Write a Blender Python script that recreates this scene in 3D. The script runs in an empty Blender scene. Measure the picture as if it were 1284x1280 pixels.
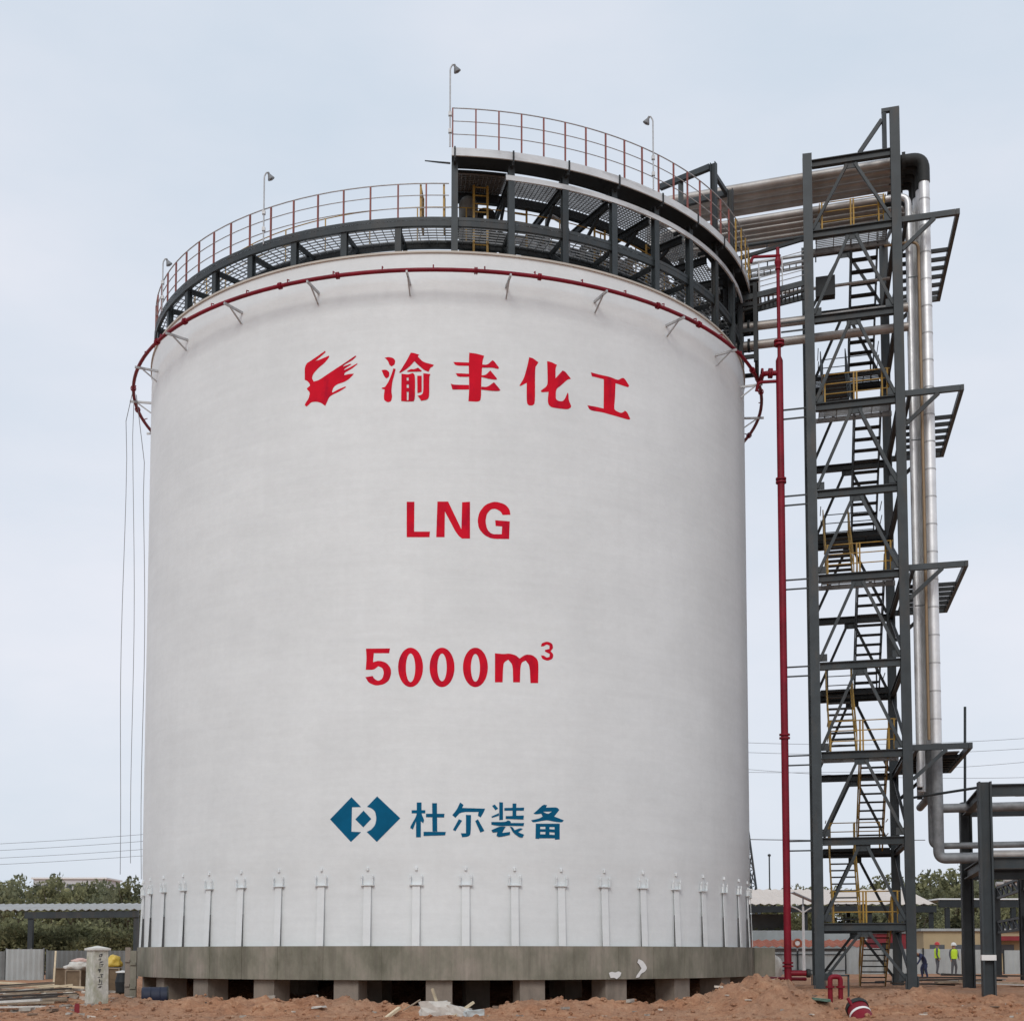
import bpy, bmesh, math, random
from mathutils import Vector, Matrix, noise
from mathutils.geometry import tessellate_polygon
R_ = math.radians
PI = math.pi
rnd = random.Random(7)
scene = bpy.context.scene
col = scene.collection

# ------------------------------------------------------------------ camera
F, PITCH, HOR, CX0, HCAM = 1710.0, 0.07058, 1196.2, 642.0, 1.7
PY = HOR - F * math.tan(PITCH)
cam_d = bpy.data.cameras.new('camera')
cam = bpy.data.objects.new('camera', cam_d); col.objects.link(cam)
cam.location = (0, 0, HCAM)
cam.rotation_euler = (PI / 2 + PITCH, 0, 0)
cam_d.sensor_width = 36; cam_d.sensor_fit = 'HORIZONTAL'
cam_d.lens = 36 * F / 1284
cam_d.shift_y = (PY - 640) / 1284
cam_d.clip_start = 0.5; cam_d.clip_end = 9000
scene.camera = cam

def ray(x, y):
    a = (x - CX0) / F; b = (PY - y) / F
    return Vector((a, math.cos(PITCH) - b * math.sin(PITCH), math.sin(PITCH) + b * math.cos(PITCH)))
def at(x, y, Y):
    """world point seen at picture position x, y and lying at the distance Y"""
    d = ray(x, y); t = Y / d.y
    return Vector((d.x * t, Y, HCAM + d.z * t))

# ------------------------------------------------------------------ materials
def nodes_of(name):
    m = bpy.data.materials.new(name); m.use_nodes = True
    nt = m.node_tree; b = nt.nodes['Principled BSDF']
    return m, nt, b
def mat(name, base, rough=0.6, metal=0.0, var=0.18, scale=3.0, bump=0.0, bscale=30.0,
        stain=None, stain_amt=0.5, stain_scale=(1, 1, 1), stain_lo=0.5, stain_hi=0.7, spec=None, rand=0.0):
    m, nt, b = nodes_of(name)
    N = nt.nodes.new; L = nt.links.new
    tc = N('ShaderNodeTexCoord')
    nz = N('ShaderNodeTexNoise'); nz.inputs['Scale'].default_value = scale; nz.inputs['Detail'].default_value = 6
    nz.inputs['Roughness'].default_value = 0.62
    L(tc.outputs['Object'], nz.inputs['Vector'])
    cr = N('ShaderNodeValToRGB')
    cr.color_ramp.elements[0].position = 0.3; cr.color_ramp.elements[1].position = 0.72
    cr.color_ramp.elements[0].color = tuple(max(0, c * (1 - var)) for c in base) + (1,)
    cr.color_ramp.elements[1].color = tuple(min(1, c * (1 + var)) for c in base) + (1,)
    L(nz.outputs['Fac'], cr.inputs['Fac'])
    out = cr.outputs['Color']
    if stain:
        mp = N('ShaderNodeMapping'); mp.inputs['Scale'].default_value = stain_scale
        L(tc.outputs['Object'], mp.inputs['Vector'])
        n2 = N('ShaderNodeTexNoise'); n2.inputs['Scale'].default_value = 1.0; n2.inputs['Detail'].default_value = 8
        n2.inputs['Roughness'].default_value = 0.65
        L(mp.outputs['Vector'], n2.inputs['Vector'])
        r2 = N('ShaderNodeMapRange'); r2.inputs['From Min'].default_value = stain_lo; r2.inputs['From Max'].default_value = stain_hi
        r2.inputs['To Max'].default_value = stain_amt
        L(n2.outputs['Fac'], r2.inputs['Value'])
        mx = N('ShaderNodeMix'); mx.data_type = 'RGBA'
        L(r2.outputs['Result'], mx.inputs['Factor']); L(out, mx.inputs[6]); mx.inputs[7].default_value = tuple(stain) + (1,)
        out = mx.outputs[2]
    if rand:
        oi = N('ShaderNodeObjectInfo')
        rr = N('ShaderNodeMapRange'); rr.inputs['To Min'].default_value = 1 - rand; rr.inputs['To Max'].default_value = 1 + rand
        L(oi.outputs['Random'], rr.inputs['Value'])
        vm = N('ShaderNodeVectorMath'); vm.operation = 'SCALE'
        L(out, vm.inputs[0]); L(rr.outputs['Result'], vm.inputs['Scale']); out = vm.outputs[0]
    L(out, b.inputs['Base Color'])
    b.inputs['Roughness'].default_value = rough; b.inputs['Metallic'].default_value = metal
    if spec is not None: b.inputs['Specular IOR Level'].default_value = spec
    if bump:
        n3 = N('ShaderNodeTexNoise'); n3.inputs['Scale'].default_value = bscale; n3.inputs['Detail'].default_value = 5
        L(tc.outputs['Object'], n3.inputs['Vector'])
        bp = N('ShaderNodeBump'); bp.inputs['Strength'].default_value = bump; bp.inputs['Distance'].default_value = 0.03
        L(n3.outputs['Fac'], bp.inputs['Height']); L(bp.outputs['Normal'], b.inputs['Normal'])
    return m

M = {}
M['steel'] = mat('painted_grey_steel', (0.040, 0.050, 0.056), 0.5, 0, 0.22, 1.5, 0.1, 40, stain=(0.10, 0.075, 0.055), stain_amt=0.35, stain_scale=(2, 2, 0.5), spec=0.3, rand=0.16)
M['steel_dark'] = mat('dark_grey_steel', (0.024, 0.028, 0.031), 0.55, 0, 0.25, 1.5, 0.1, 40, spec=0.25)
M['steel_light'] = mat('light_grey_channel', (0.60, 0.64, 0.67), 0.5, 0, 0.12, 1.2, 0.1, 30, stain=(0.16, 0.15, 0.14), stain_amt=0.5, stain_scale=(0.8, 0.8, 3))
M['galv'] = mat('galvanised_steel', (0.42, 0.43, 0.44), 0.5, 0.35, 0.2, 6)
M['galv_dull'] = mat('galvanised_grating', (0.22, 0.23, 0.24), 0.6, 0.2, 0.3, 3)
M['red'] = mat('red_pipe_paint', (0.19, 0.006, 0.018), 0.5, 0, 0.3, 1.4, 0.08, 30, spec=0.25, stain=(0.10, 0.02, 0.02), stain_amt=0.5, stain_scale=(1.5, 1.5, 0.6))
M['red_rail'] = mat('primer_red_post', (0.24, 0.075, 0.062), 0.6, 0, 0.25, 3)
M['red_letter'] = mat('red_stencil_paint', (0.60, 0.008, 0.026), 0.75, 0, 0.12, 2.2, stain=(0.36, 0.006, 0.030), stain_amt=0.9, stain_scale=(2.2, 2.2, 1.2), spec=0.1)
M['blue_letter'] = mat('blue_stencil_paint', (0.002, 0.098, 0.20), 0.75, 0, 0.12, 2.0, spec=0.1)
M['yellow'] = mat('yellow_safety_paint', (0.36, 0.215, 0.03), 0.5, 0, 0.25, 3, stain=(0.16, 0.10, 0.04), stain_amt=0.6, stain_scale=(2, 2, 1))
M['alu'] = mat('aluminium_cladding', (0.74, 0.75, 0.76), 0.42, 0.45, 0.14, 1.3, 0.15, 5, stain=(0.50, 0.49, 0.47), stain_amt=0.5, stain_scale=(1, 1, 0.5))
M['alu_old'] = mat('weathered_cladding', (0.40, 0.385, 0.37), 0.45, 0.35, 0.2, 1.3, 0.15, 6, stain=(0.26, 0.21, 0.165), stain_amt=0.6, stain_scale=(0.7, 2, 2))
M['vessel'] = mat('dull_grey_insulation', (0.17, 0.165, 0.15), 0.7, 0.1, 0.2, 2, 0.2, 8, stain=(0.10, 0.095, 0.08), stain_amt=0.6, stain_scale=(2, 2, 1))
M['gap_shade'] = mat('strap_gap_shade', (0.10, 0.10, 0.105), 0.8, 0, 0.3, 2)  # painted shade for the gap behind the foot straps
M['rub_a'] = mat('rubble_grey', (0.34, 0.31, 0.27), 0.95, 0, 0.25, 4)
M['rub_b'] = mat('rubble_brown', (0.17, 0.115, 0.08), 0.95, 0, 0.3, 4)
M['rub_c'] = mat('rubble_pale', (0.55, 0.50, 0.43), 0.95, 0, 0.2, 4)
M['brass'] = mat('ochre_pipe_paint', (0.25, 0.175, 0.10), 0.5, 0.1, 0.2, 2)
M['black'] = mat('black_insulation', (0.018, 0.021, 0.021), 0.7, 0, 0.3, 4, 0.3, 15)
M['concrete_pier'] = mat('pier_concrete', (0.235, 0.20, 0.165), 0.9, 0, 0.16, 1.6, 0.3, 25, stain=(0.13, 0.11, 0.09), stain_amt=0.6, stain_scale=(3, 3, 0.8))
M['wood'] = mat('weathered_wood', (0.27, 0.21, 0.15), 0.85, 0, 0.3, 4, 0.3, 30, stain=(0.42, 0.36, 0.28), stain_amt=0.6, stain_scale=(1, 1, 1), rand=0.35)
M['wood_pale'] = mat('pale_wood', (0.55, 0.46, 0.32), 0.8, 0, 0.2, 4, 0.2, 30, rand=0.2)
M['wood_dark'] = mat('dark_wet_board', (0.055, 0.045, 0.038), 0.8, 0, 0.3, 4, 0.2, 30, rand=0.4)
M['brown_box'] = mat('brown_board', (0.17, 0.12, 0.075), 0.9, 0, 0.2, 5, 0.2, 20, stain=(0.10, 0.07, 0.045), stain_amt=0.6, stain_scale=(2, 2, 8))
M['stone'] = mat('pale_stone', (0.52, 0.51, 0.46), 0.85, 0, 0.22, 7, 0.3, 30, stain=(0.33, 0.33, 0.24), stain_amt=0.8, stain_scale=(5, 5, 3), stain_lo=0.42, stain_hi=0.62)
M['stone_cap'] = mat('white_stone_cap', (0.62, 0.61, 0.57), 0.8, 0, 0.1, 8)
M['ink'] = mat('grey_black_ink', (0.06, 0.06, 0.065), 0.8, 0, 0.2, 9)
M['white'] = mat('white_paint', (0.72, 0.72, 0.71), 0.5, 0, 0.06, 3)
M['bag'] = mat('white_sack_fabric', (0.56, 0.54, 0.50), 0.9, 0, 0.15, 5, 0.4, 14)
M['pink'] = mat('pink_sheet', (0.58, 0.40, 0.35), 0.7, 0, 0.1, 3)
M['yellow_bag'] = mat('yellow_plastic', (0.62, 0.43, 0.07), 0.5, 0, 0.15, 4, 0.3, 12)
M['blue_drum'] = mat('dark_blue_plastic', (0.010, 0.016, 0.04), 0.55, 0, 0.2, 3)
M['green_cloth'] = mat('faded_green_cloth', (0.10, 0.17, 0.13), 0.9, 0, 0.3, 9)
M['roof_beige'] = mat('beige_roof_sheet', (0.60, 0.53, 0.47), 0.6, 0, 0.06, 0.4)
M['roof_grey'] = mat('grey_roof_sheet', (0.36, 0.36, 0.35), 0.6, 0, 0.12, 0.8)
M['cream'] = mat('cream_wall', (0.42, 0.34, 0.21), 0.9, 0, 0.1, 0.7)
M['hoard'] = mat('pale_grey_hoarding', (0.40, 0.43, 0.43), 0.55, 0.1, 0.12, 0.7, stain=(0.28, 0.28, 0.26), stain_amt=0.5, stain_scale=(1, 1, 0.4), rand=0.1)
M['hoard_dark'] = mat('dark_grey_fence', (0.17, 0.18, 0.18), 0.7, 0.1, 0.2, 1.0)
M['orange'] = mat('orange_roof', (0.30, 0.085, 0.045), 0.8, 0, 0.25, 1.5)
M['crimson'] = mat('crimson_sheet', (0.22, 0.014, 0.022), 0.6, 0, 0.2, 1.0)
M['brown_door'] = mat('brown_door', (0.10, 0.055, 0.03), 0.6)
M['bld'] = mat('pale_far_wall', (0.50, 0.51, 0.52), 0.9, 0, 0.06, 0.2)
M['win'] = mat('far_window_glass', (0.08, 0.09, 0.10), 0.3)
M['wire'] = mat('cable_black', (0.10, 0.10, 0.105), 0.6)
M['rope'] = mat('grey_rope', (0.24, 0.25, 0.27), 0.9)
M['panel'] = mat('solar_glass', (0.35, 0.37, 0.40), 0.25, 0.2, 0.1, 3)
M['skin'] = mat('skin', (0.36, 0.21, 0.14), 0.6)
M['navy'] = mat('navy_workwear', (0.035, 0.045, 0.10), 0.9, 0, 0.2, 8)
M['grey_cloth'] = mat('grey_workwear', (0.10, 0.105, 0.12), 0.9, 0, 0.2, 8)
M['hivis'] = mat('hi_vis_yellow', (0.56, 0.80, 0.04), 0.7, 0, 0.08, 8)
M['helmet_red'] = mat('red_helmet', (0.5, 0.03, 0.03), 0.35)
M['helmet_white'] = mat('white_helmet', (0.75, 0.75, 0.72), 0.35)
M['trunk'] = mat('bark', (0.085, 0.068, 0.05), 0.95, 0, 0.3, 6)

def leaf_mat(name, c):
    m, nt, b = nodes_of(name)
    N = nt.nodes.new; L = nt.links.new
    g = N('ShaderNodeNewGeometry'); tc = N('ShaderNodeTexCoord')
    nz = N('ShaderNodeTexNoise'); nz.inputs['Scale'].default_value = 0.55; nz.inputs['Detail'].default_value = 3
    L(tc.outputs['Object'], nz.inputs['Vector'])
    ad = N('ShaderNodeMath'); ad.operation = 'ADD'; L(nz.outputs['Fac'], ad.inputs[0])
    ml = N('ShaderNodeMath'); ml.operation = 'MULTIPLY'; ml.inputs[1].default_value = 0.55
    L(g.outputs['Random Per Island'], ml.inputs[0]); L(ml.outputs[0], ad.inputs[1])
    cr = N('ShaderNodeValToRGB'); cr.color_ramp.elements[0].position = 0.42; cr.color_ramp.elements[1].position = 1.05
    cr.color_ramp.elements[0].color = (c[0] * 0.55, c[1] * 0.55, c[2] * 0.6, 1)
    cr.color_ramp.elements[1].color = (c[0] * 1.7, c[1] * 1.6, c[2] * 1.7, 1)
    L(ad.outputs[0], cr.inputs['Fac'])
    oi = N('ShaderNodeObjectInfo')
    rr = N('ShaderNodeMapRange'); rr.inputs['To Min'].default_value = 0.8; rr.inputs['To Max'].default_value = 1.2
    L(oi.outputs['Random'], rr.inputs['Value'])
    vm = N('ShaderNodeVectorMath'); vm.operation = 'SCALE'
    L(cr.outputs['Color'], vm.inputs[0]); L(rr.outputs['Result'], vm.inputs['Scale'])
    L(vm.outputs[0], b.inputs['Base Color'])
    b.inputs['Roughness'].default_value = 0.8
    b.inputs['Specular IOR Level'].default_value = 0.2
    tr = N('ShaderNodeBsdfTranslucent'); L(vm.outputs[0], tr.inputs['Color'])
    ms = N('ShaderNodeMixShader'); ms.inputs['Fac'].default_value = 0.5
    L(b.outputs[0], ms.inputs[1]); L(tr.outputs[0], ms.inputs[2]); L(ms.outputs[0], nt.nodes['Material Output'].inputs['Surface'])
    return m
M['leaf'] = leaf_mat('olive_leaves', (0.185, 0.196, 0.10))
M['leaf_dark'] = leaf_mat('dark_leaves', (0.148, 0.165, 0.095))

def tank_mat():
    m, nt, b = nodes_of('white_tank_paint')
    N = nt.nodes.new; L = nt.links.new
    tc = N('ShaderNodeTexCoord')
    def nz(scale, sc, det=6, ro=0.6):
        mp = N('ShaderNodeMapping'); mp.inputs['Scale'].default_value = sc
        L(tc.outputs['Object'], mp.inputs['Vector'])
        n = N('ShaderNodeTexNoise'); n.inputs['Scale'].default_value = scale; n.inputs['Detail'].default_value = det
        n.inputs['Roughness'].default_value = ro
        L(mp.outputs['Vector'], n.inputs['Vector']); return n.outputs['Fac']
    def ramp(fac, lo, hi, a, c):
        r = N('ShaderNodeMapRange'); r.inputs['From Min'].default_value = lo; r.inputs['From Max'].default_value = hi
        r.inputs['To Min'].default_value = a; r.inputs['To Max'].default_value = c
        L(fac, r.inputs['Value']); return r.outputs['Result']
    def mul(a, c):
        k = N('ShaderNodeMath'); k.operation = 'MULTIPLY'; L(a, k.inputs[0]); L(c, k.inputs[1]); return k.outputs[0]
    patches = ramp(nz(0.30, (1, 1, 1.3), 7, 0.66), 0.3, 0.72, 0.925, 1.04)
    streak = ramp(nz(1.0, (2.2, 2.2, 0.07), 6, 0.6), 0.3, 0.75, 0.98, 1.01)
    roll = ramp(nz(1.0, (0.35, 0.35, 5.0), 5, 0.6), 0.3, 0.7, 0.975, 1.02)
    sp = ramp(nz(5.0, (1, 1, 1), 3, 0.7), 0.35, 0.7, 0.975, 1.015)
    k = mul(mul(patches, streak), mul(roll, sp))
    vm = N('ShaderNodeVectorMath'); vm.operation = 'SCALE'; vm.inputs[0].default_value = (0.725, 0.762, 0.772)
    L(k, vm.inputs['Scale'])
    L(vm.outputs[0], b.inputs['Base Color'])
    b.inputs['Roughness'].default_value = 0.55
    b.inputs['Specular IOR Level'].default_value = 0.35
    bp = N('ShaderNodeBump'); bp.inputs['Strength'].default_value = 0.25; bp.inputs['Distance'].default_value = 0.05
    L(nz(1.0, (0.7, 0.7, 1.6), 6, 0.6), bp.inputs['Height']); L(bp.outputs['Normal'], b.inputs['Normal'])
    return m
M['tank'] = tank_mat()
M['rim'] = mat('beige_rim_coat', (0.50, 0.465, 0.41), 0.6, 0, 0.1, 1.0)

def slab_mat():
    m, nt, b = nodes_of('board_marked_concrete')
    N = nt.nodes.new; L = nt.links.new
    tc = N('ShaderNodeTexCoord')
    def nz(sc, det=7, ro=0.65):
        mp = N('ShaderNodeMapping'); mp.inputs['Scale'].default_value = sc
        L(tc.outputs['Object'], mp.inputs['Vector'])
        n = N('ShaderNodeTexNoise'); n.inputs['Scale'].default_value = 1; n.inputs['Detail'].default_value = det
        n.inputs['Roughness'].default_value = ro
        L(mp.outputs['Vector'], n.inputs['Vector']); return n.outputs['Fac']
    cr = N('ShaderNodeValToRGB')
    e = cr.color_ramp.elements; e[0].position = 0.30; e[0].color = (0.12, 0.118, 0.085, 1)
    e[1].position = 0.75; e[1].color = (0.36, 0.31, 0.265, 1)
    mid = e.new(0.5); mid.color = (0.225, 0.212, 0.168, 1)
    L(nz((0.9, 0.9, 0.5)), cr.inputs['Fac'])
    mr = N('ShaderNodeMapRange'); mr.inputs['From Min'].default_value = 0.45; mr.inputs['From Max'].default_value = 0.75
    mr.inputs['To Max'].default_value = 0.6
    L(nz((5, 5, 0.35)), mr.inputs['Value'])
    mx = N('ShaderNodeMix'); mx.data_type = 'RGBA'; mx.inputs[7].default_value = (0.115, 0.10, 0.082, 1)
    L(mr.outputs['Result'], mx.inputs['Factor']); L(cr.outputs['Color'], mx.inputs[6])
    L(mx.outputs[2], b.inputs['Base Color']); b.inputs['Roughness'].default_value = 0.92
    bp = N('ShaderNodeBump'); bp.inputs['Strength'].default_value = 0.4; bp.inputs['Distance'].default_value = 0.03
    L(nz((6, 6, 3)), bp.inputs['Height']); L(bp.outputs['Normal'], b.inputs['Normal'])
    return m
M['slab'] = slab_mat()

def soil_mat():
    m, nt, b = nodes_of('red_clay_soil')
    N = nt.nodes.new; L = nt.links.new
    tc = N('ShaderNodeTexCoord')
    def nz(s, det=8, ro=0.68):
        n = N('ShaderNodeTexNoise'); n.inputs['Scale'].default_value = s; n.inputs['Detail'].default_value = det
        n.inputs['Roughness'].default_value = ro
        L(tc.outputs['Object'], n.inputs['Vector']); return n.outputs['Fac']
    cr = N('ShaderNodeValToRGB'); e = cr.color_ramp.elements
    e[0].position = 0.27; e[0].color = (0.155, 0.07, 0.04, 1)
    e[1].position = 0.74; e[1].color = (0.72, 0.53, 0.38, 1)
    k = e.new(0.47); k.color = (0.43, 0.215, 0.122, 1)
    k = e.new(0.6); k.color = (0.55, 0.315, 0.19, 1)
    mixn = N('ShaderNodeMix'); mixn.data_type = 'FLOAT'; mixn.inputs[0].default_value = 0.5
    L(nz(1.1), mixn.inputs[2]); L(nz(6.5), mixn.inputs[3])
    L(mixn.outputs[0], cr.inputs['Fac'])
    # trodden greyer dust away from the heaps
    mr = N('ShaderNodeMapRange'); mr.inputs['From Min'].default_value = 0.42; mr.inputs['From Max'].default_value = 0.66
    mr.inputs['To Max'].default_value = 0.55
    L(nz(0.32, 5), mr.inputs['Value'])
    mx = N('ShaderNodeMix'); mx.data_type = 'RGBA'; mx.inputs[7].default_value = (0.37, 0.25, 0.18, 1)
    L(mr.outputs['Result'], mx.inputs['Factor']); L(cr.outputs['Color'], mx.inputs[6])
    L(mx.outputs[2], b.inputs['Base Color'])
    b.inputs['Roughness'].default_value = 0.97; b.inputs['Specular IOR Level'].default_value = 0.15
    bp = N('ShaderNodeBump'); bp.inputs['Strength'].default_value = 1.0; bp.inputs['Distance'].default_value = 0.14
    L(nz(7), bp.inputs['Height']); L(bp.outputs['Normal'], b.inputs['Normal'])
    return m
M['soil'] = soil_mat()

# ------------------------------------------------------------------ mesh builder
class MB:
    def __init__(s): s.v = []; s.f = []; s.sm = []; s.mi = []
    def add(s, vs, fs, smooth=False, mi=0):
        o = len(s.v); s.v += [Vector(p) for p in vs]
        for f in fs: s.f.append([o + i for i in f]); s.sm.append(smooth); s.mi.append(mi)
        return s
    def box(s, c, size, ax=None, mi=0):
        c = Vector(c); X, Y, Z = ax or (Vector((1, 0, 0)), Vector((0, 1, 0)), Vector((0, 0, 1)))
        X = X * size[0] / 2; Y = Y * size[1] / 2; Z = Z * size[2] / 2
        vs = [c + a * X + b * Y + d * Z for d in (-1, 1) for b in (-1, 1) for a in (-1, 1)]
        return s.add(vs, [(0, 2, 3, 1), (4, 5, 7, 6), (0, 1, 5, 4), (2, 6, 7, 3), (0, 4, 6, 2), (1, 3, 7, 5)], False, mi)
    def frame(s, p0, p1, up=(0, 0, 1)):
        p0 = Vector(p0); p1 = Vector(p1); d = (p1 - p0); l = d.length; d = d / l
        u = Vector(up); u = u - d * u.dot(d)
        if u.length < 1e-4:
            u = Vector((0, 1, 0)); u = u - d * u.dot(d)
            if u.length < 1e-4: u = Vector((1, 0, 0))
        u.normalize(); w = d.cross(u)
        return (p0 + p1) / 2, l, d, w, u
    def bar(s, p0, p1, w, h=None, up=(0, 0, 1), mi=0):
        c, l, d, x, u = s.frame(p0, p1, up); h = h or w
        return s.box(c, (l, w, h), (d, x, u), mi)
    def ibeam(s, p0, p1, w, h, up=(0, 0, 1), t=0.03):
        c, l, d, x, u = s.frame(p0, p1, up)
        s.box(c + u * (h - t) / 2, (l, w, t), (d, x, u)); s.box(c - u * (h - t) / 2, (l, w, t), (d, x, u))
        return s.box(c, (l - 0.004, t, h - 2 * t - 0.004), (d, x, u))
    def tube(s, pts, r, n=10, closed=False, caps=True, mi=0):
        pts = [Vector(p) for p in pts]; m = len(pts); rs = r if isinstance(r, (list, tuple)) else [r] * m
        rings = []; u = None
        for i, p in enumerate(pts):
            a = pts[(i - 1) % m] if (i or closed) else pts[0]; b = pts[(i + 1) % m] if (i < m - 1 or closed) else pts[-1]
            d = (b - a).normalized()
            if u is None:
                u = Vector((0, 0, 1)) if abs(d.z) < 0.9 else Vector((1, 0, 0))
            u = (u - d * u.dot(d)).normalized(); w = d.cross(u)
            rings.append([p + (u * math.cos(2 * PI * k / n) + w * math.sin(2 * PI * k / n)) * rs[i] for k in range(n)])
        vs = [p for rg in rings for p in rg]; fs = []
        for i in range(m if closed else m - 1):
            j = (i + 1) % m
            for k in range(n): fs.append((i * n + k, i * n + (k + 1) % n, j * n + (k + 1) % n, j * n + k))
        s.add(vs, fs, True, mi)
        if caps and not closed:
            s.add(rings[0], [tuple(range(n - 1, -1, -1))], False, mi); s.add(rings[-1], [tuple(range(n))], False, mi)
        return s
    def lathe(s, prof, c, n=24, axis=None, mi=0, smooth=True):
        c = Vector(c); A = Vector(axis or (0, 0, 1)).normalized()
        X = Vector((1, 0, 0)) if abs(A.x) < 0.9 else Vector((0, 1, 0)); X = (X - A * X.dot(A)).normalized(); Y = A.cross(X)
        for (r0, z0), (r1, z1) in zip(prof[:-1], prof[1:]):
            vs = []
            for r, z in ((r0, z0), (r1, z1)):
                vs += [c + A * z + (X * math.cos(2 * PI * k / n) + Y * math.sin(2 * PI * k / n)) * r for k in range(n)]
            s.add(vs, [(k, (k + 1) % n, n + (k + 1) % n, n + k) for k in range(n)], smooth, mi)
        return s
    def build(s, name, m, parent=None, recalc=True):
        off = Vector((0, 0, 0)); p = parent
        while p: off += p.location; p = p.parent
        me = bpy.data.meshes.new(name)
        me.from_pydata([v - off for v in s.v], [], s.f)
        for k in (m if isinstance(m, (list, tuple)) else [m]): me.materials.append(k)
        me.polygons.foreach_set('use_smooth', s.sm); me.polygons.foreach_set('material_index', s.mi)
        if recalc:
            bm = bmesh.new(); bm.from_mesh(me); bmesh.ops.recalc_face_normals(bm, faces=bm.faces); bm.to_mesh(me); bm.free()
        me.update()
        o = bpy.data.objects.new(name, me); col.objects.link(o); o.parent = parent
        return o

def fillet(pts, rad, n=6):
    pts = [Vector(p) for p in pts]; out = [pts[0]]
    for a, b, c in zip(pts[:-2], pts[1:-1], pts[2:]):
        d0 = (a - b); d1 = (c - b); r = min(rad, d0.length * 0.45, d1.length * 0.45)
        s = b + d0.normalized() * r; e = b + d1.normalized() * r
        for k in range(n + 1):
            t = k / n; out.append(s * (1 - t) ** 2 + b * 2 * t * (1 - t) + e * t * t)
    out.append(pts[-1]); return out

def tag(o, label=None, cat=None, group=None, kind=None):
    if label: o['label'] = label
    if cat: o['category'] = cat
    if group: o['group'] = group
    if kind: o['kind'] = kind
    return o
def thing(name, label, cat, loc=(0, 0, 0), group=None):
    o = bpy.data.objects.new(name, None); col.objects.link(o); o.location = loc
    o.empty_display_size = 0.3
    return tag(o, label, cat, group)
def copy_tree(o, parent=None):
    c = o.copy(); col.objects.link(c); c.parent = parent
    for ch in list(o.children): copy_tree(ch, c)
    return c

# ------------------------------------------------------------------ the tank's own frame
TX, TY, R = -2.396, 52.0, 11.314
D0 = math.atan2(-TX, TY)
ZS, ZR = 1.95, 23.313            # top of the slab, rim of the shell
def pt(r, deg, z):
    a = R_(deg) + D0
    return Vector((TX + r * math.sin(a), TY - r * math.cos(a), z))
def radial(deg):
    a = R_(deg) + D0
    return Vector((math.sin(a), -math.cos(a), 0)), Vector((math.cos(a), math.sin(a), 0))
def arc(r, z, a0, a1, n):
    return [pt(r, a0 + (a1 - a0) * k / n, z) for k in range(n + 1)]
def ringseg(mb, r0, r1, z0, z1, a0, a1, n, closed=False, mi=0):
    """solid ring sector"""
    k = n if closed else n + 1
    vs = []
    for i in range(k):
        a = a0 + (a1 - a0) * i / n
        vs += [pt(r0, a, z0), pt(r1, a, z0), pt(r1, a, z1), pt(r0, a, z1)]
    fs = []
    for i in range(n):
        j = (i + 1) % k
        for q in range(4): fs.append((4 * i + q, 4 * i + (q + 1) % 4, 4 * j + (q + 1) % 4, 4 * j + q))
    if not closed: fs += [(0, 1, 2, 3), (4 * n + 3, 4 * n + 2, 4 * n + 1, 4 * n)]
    mb.add(vs, fs, False, mi); return mb

# ------------------------------------------------------------------ ground
def gauss(x, y, cx, cy, sx, sy, h): return (h if h > 0.6 else 0.72 * h) * math.exp(-((x - cx) / sx) ** 2 - ((y - cy) / sy) ** 2)
BUMPS = [  # heaps of dug clay: x, y, width, depth, height
    (-7.6, 37.6, 1.5, 1.2, 0.44), (-9.3, 37.3, 1.2, 1.0, 0.34), (-4.9, 37.8, 1.5, 1.1, 0.52), (-6.2, 38.2, 0.8, 0.9, 0.16),
    (-2.9, 37.2, 0.8, 0.8, 0.22), (-1.0, 37.0, 1.2, 0.9, 0.12), (0.55, 37.7, 0.9, 0.9, 0.44), (1.9, 37.8, 1.1, 0.9, 0.28), (3.4, 37.6, 1.4, 0.9, 0.30),
    (5.2, 37.6, 1.3, 1.2, 0.42), (6.9, 37.5, 1.3, 1.5, 0.84), (8.0, 37.3, 1.0, 1.1, 0.34), (9.6, 42.4, 0.9, 0.9, 0.24),
    (10.9, 38.4, 1.2, 0.9, 0.26), (12.1, 41.0, 1.8, 1.3, 0.50), (13.4, 38.0, 1.4, 1.0, 0.30), (15.0, 40.2, 1.3, 1.2, 0.28), (9.7, 36.2, 1.0, 0.9, 0.05),
    (12.0, 36.4, 1.2, 0.8, 0.18), (15.6, 36.8, 1.5, 1.0, 0.3), (-12.5, 37.0, 1.2, 0.9, 0.16), (-19.4, 44.0, 2.0, 1.6, 0.35)]
def sstep(a, b, x):
    t = max(0, min(1, (x - a) / (b - a))); return t * t * (3 - 2 * t)
def gz(x, y, detail=True):
    z = 0.06 * sstep(30, 36, y) + 0.42 * sstep(37.5, 46, y) + 0.09 * sstep(50, 70, y)
    # left yard lies a little higher
    z += 0.02 * sstep(-10.5, -12.5, x) * sstep(34, 38, y) * (1 - sstep(42, 50, y))
    r = math.hypot(x - TX, y - TY)
    z = z + (-0.16 - z) * (1 - sstep(11.6, 13.4, r))     # the pit around the piers
    z += 1.2 * sstep(TY - 7.5, TY - 1, y) * (1 - sstep(9.6, 11.0, r))   # earth bank added under the slab to block light between the piers
    hp = 0
    for b in BUMPS:
        if abs(x - b[0]) < 3 * b[2] and abs(y - b[1]) < 3 * b[3]: hp += gauss(x, y, *b)
    z += hp
    if detail and 25 < y < 90 and abs(x) < 60:
        p = Vector((x, y, 0)); k = 1.0 if y < 44 else 0.45
        wgt = 0.5 + min(1.3, hp * 2.4)
        z += k * wgt * (0.15 * noise.fractal(p * 0.9, 0.75, 2.1, 4) + 0.12 * noise.fractal(p * 2.7, 0.65, 2.0, 3) + 0.035 * noise.noise(p * 9))
    return z
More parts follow.
